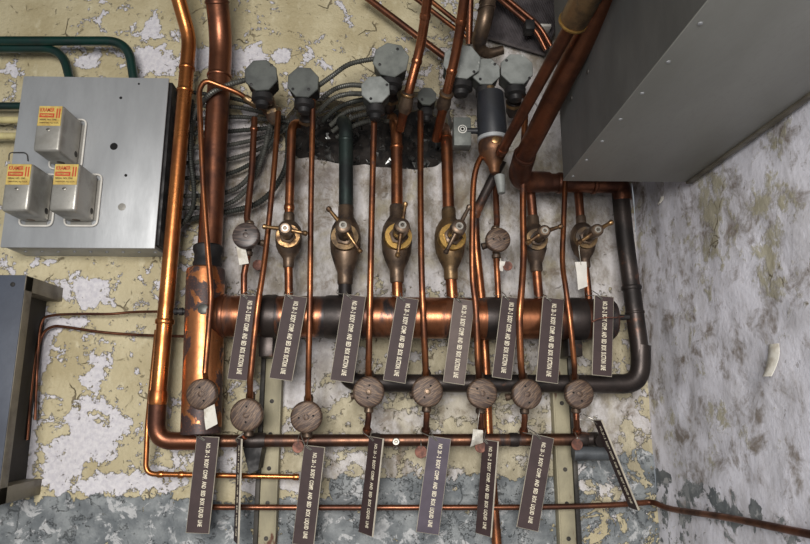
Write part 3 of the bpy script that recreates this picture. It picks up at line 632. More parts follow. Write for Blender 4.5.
feed('copper pipe under the crosspipe feeding the small right lever valve', pts((530, 186, .09), (533, 219, .09)), .0115, 'copper_brown')
down('short copper pipe from the small right lever valve to the header', 536.5, 272, 539, 'copper', .0108)
cock('rightmost lever valve, brown with a white paper tag tied below it', 582, 243, .0275, (580.5, 216), (585.5, 268), (598, 229.5), (578.5, 243), (612, 222), 'bronze_dark', 'bronze', .009)
feed('copper pipe under the crosspipe feeding the rightmost lever valve', pts((578, 188, .09), (580.5, 219, .09)), .0105, 'copper_brown')
down('short copper pipe from the rightmost lever valve to the header', 585.5, 268, 589, 'copper', .0085)

# ------------------------------------------------------------------ round capped valves and the thin tubes that feed them
CAPS = [(201, 394, 15, 'leftmost'), (246, 415, 16, ''), (306, 417, 15.5, ''), (368.5, 392, 15.5, ''), (427.5, 391.5, 15.5, ''), (482.5, 393.5, 15, ''), (527.5, 394, 15, ''), (580, 394, 14.5, '')]
CL = ['round brown valve cap hanging over the thick upright pipe, leftmost of the row', 'round brown valve cap left of the tan channel, second of the low row',
      'round brown valve cap set lowest in the row, third from the left', 'round brown valve cap with a brass centre below the dark green pipe',
      'round brown valve cap fifth from left, below the brass-ringed valve', 'round streaky valve cap with a crumpled white paper hanging below it',
      'round streaky valve cap just right of the one with crumpled paper', 'round streaky valve cap at the right end of the low row']
def knob(label, px, py, rpx, stub, low=True, mat='cap', holes=((.1, .45), (.05, -.5)), ear=None, centre='brass_dull'):
    d = .145; c = P(px, py, d); r = rpx*pxm(d)
    t = thing('round_cap_valve', label, 'valve', c+Vector((0, .05, 0)), 'round capped valves')
    b = new(); lathe(b, c-OUT*.021, OUT, [(0, r*.8), (.003, r*.96), (.006, r), (.016, r), (.0195, r*.95), (.021, r*.86), (.0213, r*.3)], 36); cp = obj('cap', b, mat, t)
    # the grain is laid out around the cap's own middle
    me = cp.data; off = c-TM[t.name].translation
    me.transform(Matrix.Translation(-off)); cp.location = off; TM[cp.name] = Matrix.Translation(c)
    b = new(); lathe(b, c+OUT*.0008, OUT, [(0, r*.2), (.0015, r*.2), (.002, r*.14), (.0008, r*.12), (.001, r*.05)], 18); obj('centre_screw', b, centre, cp)
    for hx_, hz_ in holes:
        b = new(); lathe(b, c+Vector((hx_*r, -.0001, hz_*r)), OUT, [(0, .0022), (.001, .0022), (.0012, .002)], 12); obj('pin_hole', b, 'hole_black', cp)
    b = new(); lathe(b, c-OUT*.052, OUT, [(0, .01), (.004, .013), (.016, .014), (.02, .02), (.031, .022)], 24); obj('body', b, 'bronze_dark', t)
    top = Vector((c.x, c.y+.036, c.z)); b = new(); lathe(b, top, UP, [(.008, .009), (r*.9, .0088), (r*.95, .0105), (r*1.25, .0105), (r*1.3, .009), (r*1.4, .0085)], 16); obj('top_nut', b, 'bronze_dark', t)
    b = new(); lathe(b, top, -UP, [(.008, .009), (r*.95, .0085), (r, .0105), (r*1.25, .0105), (r*1.32, .008)], 16); obj('bottom_nut', b, 'bronze_dark', t)
    if ear:
        e = P(ear[0], ear[1], .115); b = new(); sweep(b, [Vector((c.x, c.y+.028, c.z))+(e-c)*.5, e], .0068, 12); u = (e-c); u.y = 0; u.normalize()
        lathe(b, e, u, [(-.004, .0075), (.005, .0085), (.005, .004), (.002, .0035)], 14); obj('side_port', b, 'bronze_dark', t)
    return top
ears = [None, None, None, (353, 396), (412, 395), None, (508, 397), None]
holes = [((-.12, .42), (.2, -.42)), ((.0, .5), (.0, -.42)), ((-.45, -.05), (.45, .08)), ((.05, .42), (-.05, -.36)), ((.2, .36), (-.2, -.36)), ((-.35, .3), (.35, -.3)), ((-.12, .5), (.1, -.55)), ((-.45, .1), (.1, -.45))]
tops = [knob(CL[i], px, py, r, None, True, 'cap', holes[i], ears[i], 'bronze_dark' if i in (3, 4) else 'cap') for i, (px, py, r, _) in enumerate(CAPS)]
tops_up = [knob('dark round valve cap at upper left with a paper strip below', 245.5, 235, 14, None, False, 'cap_dark', ((0, .35), (0, -.1)), (263, 243), 'cap_dark'),
           knob('round brown valve cap high on the wall beneath the pale nozzle', 498.5, 239, 13, None, False, 'cap', ((-.4, 0), (.45, 0)), (484, 246), 'cap')]
# stubs down to the lower header
SL_ = ['below the leftmost round cap', 'below the second round cap', 'below the lowest round cap', 'below the brass-centred fourth cap', 'below the fifth round cap', 'below the cap with crumpled paper', 'below the seventh round cap', 'below the rightmost round cap']
for i, (hx_, T) in enumerate(zip((199.5, 244, 302, 366, 425.5, 481, 523, 577.5), tops)):
    a = T-UP*.034; b_ = P(hx_, 437, .07)
    pth = [a, a-UP*max(.003, (a.z-b_.z)*.3), b_]
    pipe_thing('drop_pipe', 'short brown copper pipe dropping to the lower header '+SL_[i], 'pipe', pth, .0068, 'copper_brown', 'drop pipes', [(.75, .012, .003)], 14)
TL = [('thin copper tube looping over the wide brown pipe to the leftmost cap', fillet(pts((251, 101, .13), (237, 92, .15), (205, 80, .17), (199, 90, .17), (203, 185, .165), (207, 240, .165), (211.5, 295, .165), (205, 372, .155)), .03)+[tops[0]+UP*.02], .0062),
      ('thin copper tube crossing in front of the leftmost upper sign', spline(pts((278.5, 112, .12), (274, 170, .14), (267, 240, .15), (262.5, 275, .16), (257, 312, .165), (250, 380, .15)), 8)+[tops[1]+UP*.02], .0066),
      ('thin straight copper tube just right of the second upper sign', fillet(pts((313, 100, .15), (311, 200, .15), (310, 300, .155), (308, 390, .14)), .05)+[tops[2]+UP*.02], .0066),
      ('thin straight copper tube between the green pipe and brass-ringed valve', fillet(pts((374.5, 104, .15), (372, 200, .15), (370, 300, .155), (368.5, 368, .14)), .05)+[tops[3]+UP*.02], .0072),
      ('thin copper tube between the two large bronze valves', fillet(pts((420.5, 112, .11), (420.5, 200, .14), (421.5, 275, .155), (425.5, 366, .14)), .05)+[tops[4]+UP*.02], .0072),
      ('thin copper tube curving from the brass bowl down beside the fifth sign', spline(pts((484, 152, .16), (477, 166, .165), (473.5, 185, .165), (472.5, 220, .165), (472.5, 275, .165), (476, 310, .165), (478, 366, .145)), 8)+[tops[5]+UP*.02], .0068),
      ('thin copper tube with a slight kink between sixth and seventh signs', spline(pts((526.5, 96, .13), (524.5, 130, .14), (523, 200, .15), (523.5, 255, .155), (521.5, 290, .165), (519.5, 320, .165), (521, 366, .145)), 8)+[tops[6]+UP*.02], .0076),
      ('thin copper tube bending right between the last two upper signs', spline(pts((565.5, 176, .13), (563.5, 225, .14), (562.5, 262, .15), (566, 290, .165), (571, 330, .165), (574.5, 366, .15)), 8)+[tops[7]+UP*.02], .0062)]
for lab, pth, r in TL:
    pipe_thing('feed_tube', lab, 'tube', pth, r, 'copper', 'thin feed tubes', [], 14)
# upper capped valves: pipes above and below
pipe_thing('valve_tube', 'brown copper tube above the dark upper left cap', 'tube', fillet(pts((254.5, 118, .08), (252, 170, .09), (247, 218, .1)), .03)+[tops_up[0]+UP*.02], .0078, 'copper_brown', 'tubes of the upper caps', [(.1, .01, .002)], 14)
pipe_thing('valve_tube', 'brown copper tube from the dark upper left cap into the header', 'tube', [tops_up[0]-UP*.03]+pts((244, 275, .095), (244, 300, .09)), .0075, 'copper_brown', 'tubes of the upper caps', [], 14)
pipe_thing('valve_tube', 'dark copper tube from behind the pale nozzle to the upper right cap', 'tube', fillet(pts((495, 170, .07), (496, 200, .09), (497, 222, .1)), .03)+[tops_up[1]+UP*.02], .0075, 'copper_brown', 'tubes of the upper caps', [], 14)
pipe_thing('valve_tube', 'copper tube from the upper right cap into the header', 'tube', [tops_up[1]-UP*.03]+pts((497, 270, .095), (498.5, 300, .09)), .0072, 'copper', 'tubes of the upper caps', [], 14)
# pipe behind the header
pipe_thing('copper_backpipe', 'copper pipe descending behind both header pipes near the centre right', 'pipe',
           fillet(pts((474.5, 214, .055), (476, 250, .04), (481.5, 300, .018), (486, 372, .018), (488, 430, .018), (498, 560, .03), (506, 620, .03), (560, 1000, .03)), .03), .0112, 'copper', 'copper pipes', [], 18)
pipe_thing('dark_diagonal_pipe', 'dark brown pipe slanting down left from behind the brass bowl', 'pipe', pts((502, 160, .12), (474, 216, .055)), .012, 'iron_dark', 'copper pipes', [(.96, .012, .002)], 18)

# ------------------------------------------------------------------ octagonal boxes, solenoid, small box
def octo(label, px, py, rpx, d=.2, depth=.055, mat='grey_box', rot=.39, sx=1.0, screws=((-.6, -.55), (.6, .55)), under=True, tilt=(0, 0)):
    c = P(px, py, d); r = rpx*pxm(d); ax = Vector((tilt[0], -1, tilt[1])).normalized()
    t = thing('octagonal_junction_box', label, 'junction box', c-ax*depth, 'octagonal junction boxes')
    b = new(); lathe(b, c-ax*depth, ax, [(0, r*.7), (.003, r*.92), (depth-.006, r*.95)], 8, rot); obj('box_body', b, 'grey_box_dark' if mat != 'grey_box_dark' else 'iron_black', t)
    b = new(); lathe(b, c-ax*.006, ax, [(0, r), (.0045, r), (.006, r*.96)], 8, rot); l = obj('lid', b, mat, t)
    w = UP.cross(ax).normalized(); u = ax.cross(w)
    for a_, b_ in screws:
        q = c+w*(a_*r)+u*(b_*r)
        b = new(); lathe(b, q-ax*.0005, ax, [(0, .0036), (.0016, .0034), (.002, .002)], 12); obj('lid_screw', b, 'iron_black', l)
    if under:
        q = c-ax*(depth*.55)
        b = new(); lathe(b, q-UP*(r*.8), -UP, [(0, r*.5), (.004, r*.62), (.02, r*.62), (.024, r*.4), (.034, r*.36), (.036, r*.25)], 18); obj('hub', b, 'iron_black', t)
    return c
octo('dark grey octagonal box, leftmost of the cluster, with cable behind it', 261, 75, 18.5, .2, .06, 'grey_box_dark', .5, screws=((-.55, -.6), (.6, .62)), tilt=(.05, -.1))
octo('dark grey octagonal box second from the left in the cluster', 303, 82, 18, .19, .06, 'grey_box_dark', .35, screws=((-.6, -.45), (.35, -.45)), tilt=(0, -.1))
octo('palest small octagonal box lowest in the cluster, above a thin tube', 375.5, 89, 16.5, .2, .05, 'grey_box_pale', .45, screws=((-.3, -.7), (.75, .3)))
octo('grey octagonal box above the palest one, left of the copper pipes', 391, 59.5, 20.5, .2, .06, 'grey_box', .2, screws=((-.6, -.3), (.35, .6)), tilt=(0, -.06))
octo('small dim octagonal box set back between the two copper uprights', 427, 96, 11, .1, .05, 'grey_box_dark', .3, screws=((-.5, -.4),))
octo('large pale octagonal box partly hidden behind the right copper upright', 462, 61, 21.5, .2, .06, 'grey_box_pale', .25, screws=((.6, -.6), (-.5, .6)))
octo('middle pale box squeezed above the black taped cylinder', 486, 71, 16.5, .185, .05, 'grey_box_pale', .39, screws=((-.4, -.6), (.6, .5)))
octo('rightmost pale octagonal box below the finned panel', 517, 68.5, 19, .185, .055, 'grey_box_pale', .39, screws=((-.6, .5), (.7, -.6)))
# bodies the boxes sit on
for lab, p0, p1, r, m in (('brown valve block under the leftmost octagonal box', (268, 98, .12), (276, 124, .09), .018, 'bronze_dark'),
                          ('dark valve block under the second octagonal box', (306, 108, .12), (309, 132, .06), .018, 'iron_dark'),
                          ('dark valve block under the grey box left of the copper pipes', (393, 86, .13), (388, 112, .06), .017, 'iron_dark'),
                          ('dark valve block under the rightmost pale box', (515, 92, .14), (512, 116, .08), .017, 'iron_dark')):
    a, z = P(*p0), P(*p1); L = (z-a).length
    t = thing('valve_block', lab, 'valve', z, 'valve blocks under the boxes')
    b = new(); lathe(b, z, a-z, [(0, r*.6), (L*.2, r), (L*.6, r*1.1), (L*.7, r*.8), (L, r*.8)], 16); obj('block', b, m, t)
    b = new(); lathe(b, z+(a-z)*.45, a-z, [(0, r*1.1), (0, r*1.25), (.008, r*1.25), (.008, r*1.1)], 6); obj('nut', b, 'bronze', t)
b = new(); a, z = P(244, 97, .14), P(263, 108, .12); lathe(b, a, z-a, [(0, .006), (.004, .009), (.018, .009), (.02, .012), (.034, .012), (.036, .007), (.06, .007)], 8); tag(obj('flare_fitting', b, 'bronze', None, a), 'small bronze flare nut at the start of the looping thin tube', 'fitting')
# taped solenoid with brass bowl and pale nozzle
a, z = P(490, 93, .17), P(492.5, 138, .17); ax = (z-a).normalized(); L = (z-a).length
t = thing('taped_solenoid', 'thick black taped solenoid cylinder below the pale octagonal boxes', 'solenoid', z)
b = new(); lathe(b, a, ax, [(0, .024), (.003, .031), (L*.5, .0335), (L-.006, .0345), (L, .033)], 28); obj('coil', b, 'tape', t)
b = new(); lathe(b, a, -ax, [(-.002, .012), (.014, .012), (.016, .008), (.024, .008)], 16); obj('neck', b, 'bronze', t)
b = new(); lathe(b, z, ax, [(-.001, .0335), (0, .0355), (.008, .0355), (.009, .033)], 28); obj('steel_band', b, 'zinc', t)
b = new(); lathe(b, P(477, 131, .165), -RIGHT, [(-.03, .007), (.024, .007)], 14); obj('cable_nipple', b, 'black', t)
t = thing('brass_bowl', 'tapered brown brass bowl under the black taped cylinder', 'fitting', z+ax*.08)
b = new(); lathe(b, z+ax*.009, ax, [(0, .032), (.004, .034), (.02, .034), (.03, .031), (.05, .02), (.06, .014), (.075, .011), (.078, .009)], 26); obj('bowl', b, 'bowl_brown', t)
b = new(); lathe(b, z+ax*.02+OUT*.03, OUT, [(0, .009), (.006, .009), (.007, .006)], 6); obj('side_plug', b, 'brass_dull', t)
a, z = P(499.5, 176, .17), P(502, 196, .175)
b = new(); lathe(b, a, z-a, [(-.004, .006), (0, .0125), (.004, .0125), (.03, .0095), (.043, .0085), (.044, .005)], 18); tag(obj('pale_nozzle', b, 'grey_box_pale', None, z), 'pale grey tapered nozzle pointing down below the brass bowl', 'nozzle')
c = P(462.5, 131, .17)
t = thing('switch_box', 'small upright grey box with a round ring emblem, left of the taped cylinder', 'box', c)
w, h = 9.5*pxm(.17), 16.5*pxm(.17)
b = new(); box(b, c+Vector((-w, 0, -h)), c+Vector((w, .035, h)), .003); obj('housing', b, 'grey_box', t)
b = new(); ring(b, c+Vector((0, .0005, .005)), OUT, .0085, .0022, .0018)
bmesh.ops.delete(b, geom=[f for f in b.faces if len(f.verts) > 8], context='FACES')
lathe(b, c+Vector((0, .0002, .005)), OUT, [(0, .0052), (.001, .0052), (.001, .0036), (.0002, .0036)], 16); obj('ring_emblem', b, 'paper', t)

# ------------------------------------------------------------------ upper copper uprights and other pipes at the top
def upright(label, path, r, fit):
    t = pipe_thing('copper_upright', label, 'pipe', path, r, 'copper_upright', 'copper uprights', [(.3, .012, .0015), (.56, .01, .0015)], 22)
    a, z = P(*fit[0]), P(*fit[1]); ax = z-a; L = ax.length
    b = new(); lathe(b, a, ax, [(0, r*1.12), (.002, r*1.4), (.008, r*1.4), (.01, r*1.25), (L*.55, r*1.5), (L*.75, r*1.4), (L, r*.8)], 22); f = obj('reducer', b, 'bronze_dark', t)
    b = new(); ring(b, a+ax.normalized()*.006, ax.normalized(), r*1.35, .006, .0018); obj('rim', b, 'brass_dull', f)
upright('copper upright bending outward at top centre, the left one of the pair', fillet(pts((433, -40, .36), (421, 46, .22), (407, 98, .17), (400, 130, .1)), .05, 10), .0112, ((408.5, 92, .175), (403.5, 116, .13)))
upright('copper upright bending outward at top centre, the right one of the pair', fillet(pts((470, -40, .38), (457, 50, .25), (446, 96, .19), (436, 140, .08)), .05, 10), .0112, ((447, 92, .195), (441.5, 112, .145)))
pipe('copper_tube', 'thin copper tube slanting down across the top of the wall', 'tube', pts((362, -6, .06), (446, 58, .06)), .0088, 'copper_brown', 'thin copper tubes')
pipe('copper_tube', 'upper bright tube of the slanting pair between the copper uprights', 'tube', pts((420, -8, .08), (472, 34, .08)), .0062, 'copper', 'thin copper tubes')
pipe('copper_tube', 'lower bright tube of the slanting pair between the copper uprights', 'tube', pts((410, -6, .08), (470, 40, .08)), .0062, 'copper', 'thin copper tubes')
pipe('copper_tube', 'brown copper tube standing just right of the right copper upright', 'tube', pts((471, -30, .2), (469, 44, .12)), .0085, 'copper_brown', 'thin copper tubes')
t = pipe_thing('copper_tube', 'slanting tube over the finned panel, upper of two in a clip', 'tube', fillet(pts((494, -12, .09), (540, 26, .09), (551, 46, .08)), .03), .0062, 'copper_brown', 'thin copper tubes', [], 14)
pipe_thing('copper_tube', 'slanting tube over the finned panel, lower of two in a clip', 'tube', fillet(pts((482, -16, .09), (536, 30, .09), (546, 50, .08)), .03), .0062, 'copper_brown', 'thin copper tubes', [], 14)
b = new(); box(b, P(530, 24, .102)+Vector((-.012, -.004, -.016)), P(530, 24, .102)+Vector((.012, .03, .012)), .003); tag(obj('pipe_clip', b, 'iron_black', None, P(530, 24, .1)), 'small black clip holding two slanting tubes over the finned panel', 'clip')
pth = spline(pts((492, -30, .2), (488, 0, .19), (484, 22, .18), (479, 44, .14), (487, 53, .12), (503, 50, .12)), 8)
t = thing('lashed_hose', 'dark lashed hose hooking behind the pale octagonal boxes', 'hose', pth[-1])
b = new(); sweep(b, pth, [.019]*24+[.016-.006*i/18 for i in range(18)], 16); obj('hose', b, 'bronze_dark', t)
for s in (.1, .2, .3, .38):
    p, dd = along(pth, s); b = new(); ring(b, p, (dd+Vector((.3, 0, .2))).normalized(), .019, .005, .003); obj('lashing', b, 'bronze_dark', t)
# finned grey panel
q = pts((484, 36, .03), (545, 54, .03), (572, -12, .05), (496, -30, .05))
b = new(); N = 44
top, bot = [], []
for i in range(N*2+1):
    s = i/(N*2); off = OUT*(.006 if i % 2 else 0)
    bot.append(b.verts.new(q[0].lerp(q[1], s)+off)); top.append(b.verts.new(q[3].lerp(q[2], s)+off))
for i in range(N*2): b.faces.new((bot[i], bot[i+1], top[i+1], top[i]))
r = bmesh.ops.extrude_face_region(b, geom=list(b.faces))
for v in [v for v in r['geom'] if isinstance(v, bmesh.types.BMVert)]: v.co.y += .012
tag(obj('finned_panel', b, 'fin_grey', None, q[0]), 'tilted grey finned metal panel at the top beside the diagonal pipes', 'panel')
b = new(); box(b, P(546, 25, .07)+Vector((-.014, 0, -.004)), P(546, 25, .07)+Vector((.014, .04, .004)), .001); tag(obj('white_bracket', b, 'paper', None, P(546, 25, .07)), 'tiny white bracket beside the clip on the finned panel', 'bracket')

# ------------------------------------------------------------------ armoured cables
FL = [
 ('armoured cable arching from the looping tube to the leftmost octagonal box', ((190, 150, .05), (194, 118, .06), (208, 96, .13), (228, 85, .15), (250, 79, .16)), 'flex_steel', .0068),
 ('armoured cable leaving the panel highest and sagging behind the wide pipe', ((162, 91, .05), (190, 92, .045), (240, 100, .04), (268, 112, .05)), 'flex_dark', .0058),
 ('armoured cable second from top out of the panel side', ((162, 104, .05), (190, 106, .045), (235, 107, .04), (285, 118, .045)), 'flex_steel', .006),
 ('armoured cable third from top out of the panel side', ((162, 117, .05), (190, 119, .045), (240, 117, .04), (290, 122, .04)), 'flex_steel', .006),
 ('armoured cable fourth from top out of the panel side', ((162, 134, .05), (190, 134, .045), (235, 131, .04), (290, 126, .04)), 'flex_dark', .006),
 ('armoured cable fifth from top out of the panel side', ((162, 147, .05), (190, 148, .045), (235, 144, .035), (280, 132, .04), (312, 118, .05)), 'flex_steel', .006),
 ('armoured cable sixth from top out of the panel side', ((161, 163, .05), (190, 163, .045), (230, 159, .035), (265, 146, .04), (285, 125, .05)), 'flex_steel', .006),
 ('armoured cable seventh from top out of the panel side', ((160, 177, .05), (190, 178, .045), (228, 174, .035), (258, 158, .04), (282, 128, .05)), 'flex_dark', .006),
 ('armoured cable third from bottom out of the panel side', ((159, 195, .05), (188, 196, .045), (225, 193, .035), (248, 178, .04), (268, 140, .05), (272, 118, .06)), 'flex_steel', .0066),
 ('armoured cable second from bottom out of the panel side', ((158, 208, .05), (186, 208, .045), (222, 206, .035), (246, 190, .045), (262, 158, .05), (270, 124, .06)), 'flex_steel', .0066),
 ('armoured cable lowest of all, sweeping up to the right', ((157, 225, .05), (180, 222, .045), (205, 216, .035), (232, 211, .04), (258, 203, .05), (276, 186, .055), (287, 162, .05), (288, 130, .04)), 'flex_dark', .0078),
 ('upright armoured cable hanging in a hook just right of the panel', ((192, 100, .06), (190, 150, .065), (194, 190, .065), (191, 212, .06), (176, 230, .05), (163, 236, .05)), 'flex_dark', .0066),
 ('armoured cable rising right from the second octagonal box, the upper one', ((318, 86, .14), (332, 76, .12), (350, 64, .12), (378, 58, .14)), 'flex_steel', .0066),
 ('armoured cable curving level to the palest octagonal box', ((322, 98, .1), (335, 89, .1), (350, 85, .12), (366, 86, .15)), 'flex_steel', .0066),
 ('armoured cable arching just below the one to the palest box', ((318, 112, .07), (332, 99, .08), (348, 94, .1), (366, 94, .14)), 'flex_steel', .0066),
 ('armoured cable rising from the hole, left in the bundle there', ((322, 122, .05), (336, 109, .06), (352, 102, .07), (372, 98, .12)), 'flex_dark', .0066),
 ('armoured cable in the hole bundle, second from top', ((330, 126, .04), (345, 113, .05), (362, 108, .06), (386, 104, .06)), 'flex_steel', .0066),
 ('armoured cable in the hole bundle, third from top', ((332, 132, .03), (350, 119, .04), (368, 114, .05), (392, 112, .05)), 'flex_steel', .0066),
 ('armoured cable in the hole bundle, lowest one', ((336, 138, .02), (354, 126, .035), (372, 121, .04), (396, 122, .04)), 'flex_steel', .0066),
]
for lab, pp, m, r in FL:
    path = resample(spline(pts(*pp), 14), .003); b = new()
    sweep(b, path, [r*(1.0 if i % 2 else .78) for i in range(len(path))], 10)
    o = tag(obj('armoured_cable', b, m, None, path[0]), lab, 'cable', 'armoured cables')
    for p_ in o.data.polygons: p_.use_smooth = True

# ------------------------------------------------------------------ engraved signs
U_SUC = textmesh('NO. 20 - 2  BODY  COMP.  AND  BED  BOX  SUCTION  LINE', 'suction'); U_LIQ = textmesh('NO. 20 - 2  BODY  COMP.  AND  BED  BOX  LIQUID  LINE', 'liquid')
def sign(label, TL, TR, BL, d, dTR=None, dBL=None, wire=None, unit=None, group=None, wd=.09, face='sign_face'):
    A, B, C = P(*TL, d), P(*TR, d if dTR is None else dTR), P(*BL, d if dBL is None else dBL)
    y = (A-C).normalized(); H = (A-C).length; x = (B-A); W = x.length; x = (x-y*x.dot(y)).normalized(); z = x.cross(y)
    mt = Matrix((x, y, z)).transposed().to_4x4(); mt.translation = A
    t = thing('engraved_sign', label, 'sign', A, group, mt)
    b = new(); box(b, (0, -H, -.0035), (W, 0, 0))
    bmesh.ops.bevel(b, geom=[e for e in b.edges if e.verts[0].co.z > -.001 and e.verts[1].co.z > -.001], offset=.0011, segments=1, affect='EDGES')
    b.normal_update()
    for f in b.faces: f.material_index = 0 if abs(f.normal.z) > .9 else 1
    me = bpy.data.meshes.new('plate'); b.to_mesh(me); b.free(); me.materials.append(M[face]); me.materials.append(M['sign_core'])
    o = bpy.data.objects.new('plate', me); COL.objects.link(o); o.parent = t; TM[o.name] = mt
    place_text('lettering', unit, 'letter', t, mt @ Vector((W*.55, -H*.5, .0001)), -y, x, H*.86, .0108)
    if wire:
        w0 = mt @ Vector((W*.36, -.009, .0012)); w1 = mt @ Vector((W*.1, -.002, .003)); w2 = P(wire[0], wire[1], wd+.014); w3 = P(wire[0]+3, wire[1]-5, wd); w4 = P(wire[0]+9, wire[1]-2, wd+.01)
        b = new(); sweep(b, spline([w0, w1, w2, w3, w4, w1+Vector((.003, 0, .003)), w0+Vector((.002, 0, .001))], 5), .0011, 6); obj('wire_tie', b, 'wire', t)
UG = 'upper row of engraved signs'; LG = 'lower row of engraved signs'
sign('brown engraved sign leftmost in the upper row, behind a thin tube', (240.5, 294), (260, 296), (227, 379), .152, wire=(238, 294), unit=U_SUC, group=UG)
sign('brown engraved sign under the smallest lever valve, second in the upper row', (285, 294), (307.5, 296.5), (269, 378), .152, wire=(284, 294), unit=U_SUC, group=UG)
sign('brown engraved sign under the dark valve, third in the upper row', (343.5, 293.5), (366, 296.5), (330, 380), .152, wire=(337, 293), unit=U_SUC, group=UG)
sign('brown engraved sign under the brass-ringed valve, fourth in the upper row', (397, 296), (419, 297), (383, 380), .152, wire=(391, 295), unit=U_SUC, group=UG)
sign('grey-brown engraved sign under the slant-handled valve, fifth in the upper row', (454, 298), (475, 300), (443, 382), .152, wire=(445, 296), unit=U_SUC, group=UG, face='sign_grey')
sign('dark engraved sign sixth in the upper row, under the upper right cap', (502, 295.5), (521, 298), (492, 377), .152, wire=(494, 295), unit=U_SUC, group=UG)
sign('brown engraved sign under the small right lever valve, seventh in the upper row', (543, 296.5), (564.5, 299), (536, 381), .152, wire=(535, 297), unit=U_SUC, group=UG)
sign('dark engraved sign rightmost in the upper row, with tie wire across it', (594.5, 295), (614, 298), (592, 375), .152, wire=(587, 295), unit=U_SUC, group=UG)
sign('brown engraved sign leftmost in the lower row, beside the copper elbow', (196.5, 436), (219, 438.5), (185.5, 533), .105, wire=(192, 432), unit=U_LIQ, group=LG, wd=.075)
sign('engraved sign turned edge-on below the second round cap', (237, 438), (241, 439), (233.5, 541), .085, .128, wire=(246, 431), unit=U_LIQ, group=LG, wd=.075)
sign('brown engraved sign below the lowest cap, reaching past the bottom edge', (304, 445), (325, 447), (292, 544), .105, .112, wire=(301, 434), unit=U_LIQ, group=LG, wd=.075)
sign('narrow dark engraved sign below the brass-centred cap, turned slightly', (369, 436), (383, 439), (358, 532), .092, .128, wire=(363, 432), unit=U_LIQ, group=LG, wd=.075)
sign('engraved sign with a purplish reflection below the fifth round cap in the lower row', (429, 435.5), (451, 440), (416, 532), .105, wire=(421, 432), unit=U_LIQ, group=LG, wd=.075, face='sign_purple_sheen')
sign('narrow dark engraved sign in front of the descending pipe, beside crumpled paper', (482.5, 439), (498, 442), (475, 533), .095, .127, wire=(476, 432), unit=U_LIQ, group=LG, wd=.075)
sign('brown engraved sign near the right channel in the lower row', (533, 433.5), (554.5, 436.5), (516.5, 527), .105, wire=(522, 432), unit=U_LIQ, group=LG, wd=.075)
sign('thin engraved sign tilted edge-on at the right end of the lower row', (593, 420), (600.5, 419), (629, 508), .095, .138, wire=(579, 419), unit=U_LIQ, group=LG, wd=.085)

# ------------------------------------------------------------------ paper tags and round metal tags
def tagpaper(name, label, poly, d, hang, mat='paper', bow=.006):
    q = pts(*[(x, y, d) for x, y in poly]); t = thing(name, label, 'paper tag', q[0], 'paper tags')
    b = new(); a, bb, c, e = q; g = []; n = 5
    for j in range(n+1):
        row = []
        for i in range(n+1):
            u, v = i/n, j/n; p = (a.lerp(bb, u)).lerp(e.lerp(c, u), v); row.append(b.verts.new(p+OUT*(bow*math.sin(v*3.0+u*1.7)+random.uniform(-bow, bow)*.15)))
        g.append(row)
    for j in range(n):
        for i in range(n): b.faces.new((g[j][i], g[j][i+1], g[j+1][i+1], g[j+1][i]))
    r = bmesh.ops.extrude_face_region(b, geom=list(b.faces))
    for v in [v for v in r['geom'] if isinstance(v, bmesh.types.BMVert)]: v.co.y += .0008
    obj('paper', b, mat, t)
    b = new(); sweep(b, spline(pts(*hang), 5), .0008, 6); obj('string', b, 'wire', t)
tagpaper('paper_tag', 'cream paper strip hanging below the dark upper left cap', ((236, 243), (245, 245), (248.5, 263), (239.5, 265)), .13, ((241, 246, .132), (243, 240, .12), (247, 237, .11)), 'paper_worn', .003)
tagpaper('paper_tag', 'white paper tag tied under the rightmost lever valve', ((575, 262), (586, 262), (588, 286), (578, 290)), .135, ((581, 265, .138), (579, 245, .15), (584, 238, .14)), 'paper', .003)
tagpaper('paper_tag', 'torn white paper behind the leftmost low round cap', ((204, 409.5), (215, 404), (217, 424), (206, 430)), .1395, ((208, 411, .14), (205, 404, .12), (201, 398, .1)), 'paper_worn', .004)
tagpaper('paper_tag', 'crumpled white paper hanging below the sixth round cap', ((473, 429), (482, 430), (484, 443), (470, 447)), .12, ((477, 432, .125), (479, 415, .13), (481, 405, .12)), 'paper_worn', .012)
tagpaper('paper_tag', 'small torn paper scrap on a string under the upper right cap', ((499, 261), (505, 262), (503, 271), (498, 270)), .1, ((501, 263, .103), (500, 255, .105), (498, 250, .11)), 'paper', .004)
def flake(label, px, py, w, h, curl):
    a, z = PR(px, py); b = new(); g = []; n = 6
    for j in range(n+1):
        row = []
        for i in range(n+1):
            u, v = i/n-.5, j/n; k_ = 1-.35*abs(v-.4)
            row.append(b.verts.new(Vector((XR-.004-curl*v*v-.004*math.cos(u*3), -a+u*w*k_+.1*w*v, z-h*v))))
        g.append(row)
    for j in range(n):
        for i in range(n): b.faces.new((g[j][i], g[j][i+1], g[j+1][i+1], g[j+1][i]))
    r = bmesh.ops.extrude_face_region(b, geom=list(b.faces))
    for v in [v for v in r['geom'] if isinstance(v, bmesh.types.BMVert)]: v.co.x += .0012
    tag(obj('paint_flake', b, 'paper_worn', None, Vector((XR-.004, -a, z))), label, 'paint flake')
flake('large pale flake of loose paint curling off the right wall', 776, 344, .03, .052, .016)
flake('small curled paint chip high on the right wall below the duct', 664, 197, .014, .016, .008)
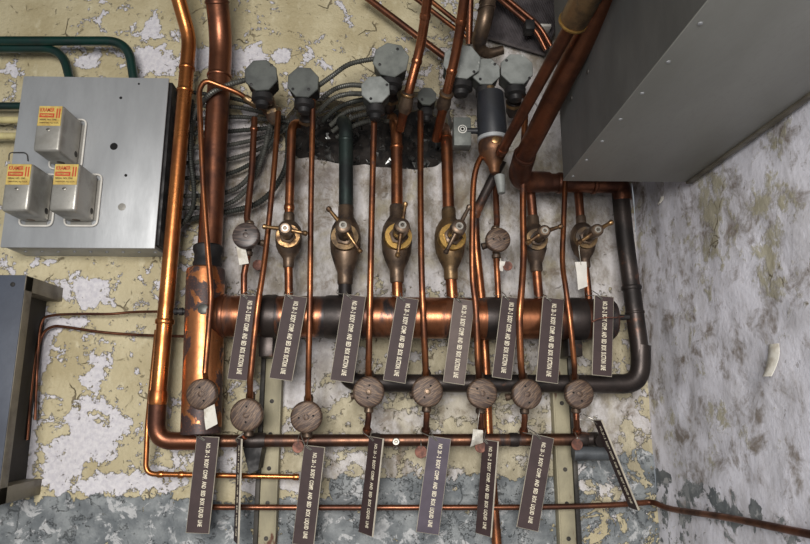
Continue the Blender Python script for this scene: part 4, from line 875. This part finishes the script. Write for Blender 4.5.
def disc(label, px, py, rpx, d):
    c = P(px, py, d); r = rpx*pxm(d); t = thing('round_metal_tag', label, 'metal tag', c, 'round metal tags')
    b = new(); lathe(b, c+Vector((0, .0012, 0)), OUT, [(0, r*.97), (.0004, r), (.002, r), (.0024, r*.95), (.0021, r*.8), (.0021, r*.3)], 24); obj('disc', b, 'rust', t)
    b = new(); sweep(b, spline([c+UP*r*.75+OUT*.003, c+UP*(r*1.3)+OUT*.004, c+UP*(r*2.0)-OUT*.01], 5), .0008, 6); obj('loop', b, 'wire', t)
disc('round rusty tag on the wall right of the paper strip', 258, 265, 5.5, .05)
disc('round rusty tag hanging under the upper right cap', 507.5, 266, 5, .1)
disc('round rusty tag under the lower header beside the purplish sign', 421, 452, 6, .09)
disc('round rusty tag tucked under the crumpled white paper', 480.5, 447, 5.5, .1)
disc('round rusty tag in front of the right end of the lower header', 577, 444.5, 5.5, .1)
disc('round dark tag on the lower header left of the longest sign', 298, 447, 5.5, .1)
# tie wire across the rightmost sign
b = new(); sweep(b, spline(pts((592, 322, .158), (598, 319, .163), (607, 317.5, .163), (615, 317.5, .16), (624, 316.5, .12)), 6), .0014, 8); tag(obj('tie_wire', b, 'rust', None, P(600, 318, .16)), 'rusty tie wire stretched across the rightmost upper sign', 'wire')

# ------------------------------------------------------------------ light
def area(name, loc, target, sx, sy, power, col):
    l = bpy.data.lights.new(name, 'AREA'); l.shape = 'RECTANGLE'; l.size = sx; l.size_y = sy; l.energy = power; l.color = col
    o = bpy.data.objects.new(name, l); COL.objects.link(o); o.location = loc
    o.rotation_euler = (Vector(target)-Vector(loc)).to_track_quat('-Z', 'Y').to_euler(); return o
L1 = area('front_light', (-.25, -2.8, 1.85), (-.05, 0, 1.36), 1.0, 1.0, 41, (1, .97, .93)); L1.data.spread = math.radians(125)  # unseen broad area light set behind the camera
w = bpy.data.worlds.new('world'); SC.world = w; w.use_nodes = True
bg = w.node_tree.nodes['Background']; bg.inputs[0].default_value = (.86, .93, 1, 1); bg.inputs[1].default_value = .26
SC.view_settings.view_transform = 'Standard'; SC.view_settings.look = 'None'; SC.view_settings.gamma = 1; SC.view_settings.exposure = 0; SC.view_settings.use_curve_mapping = False
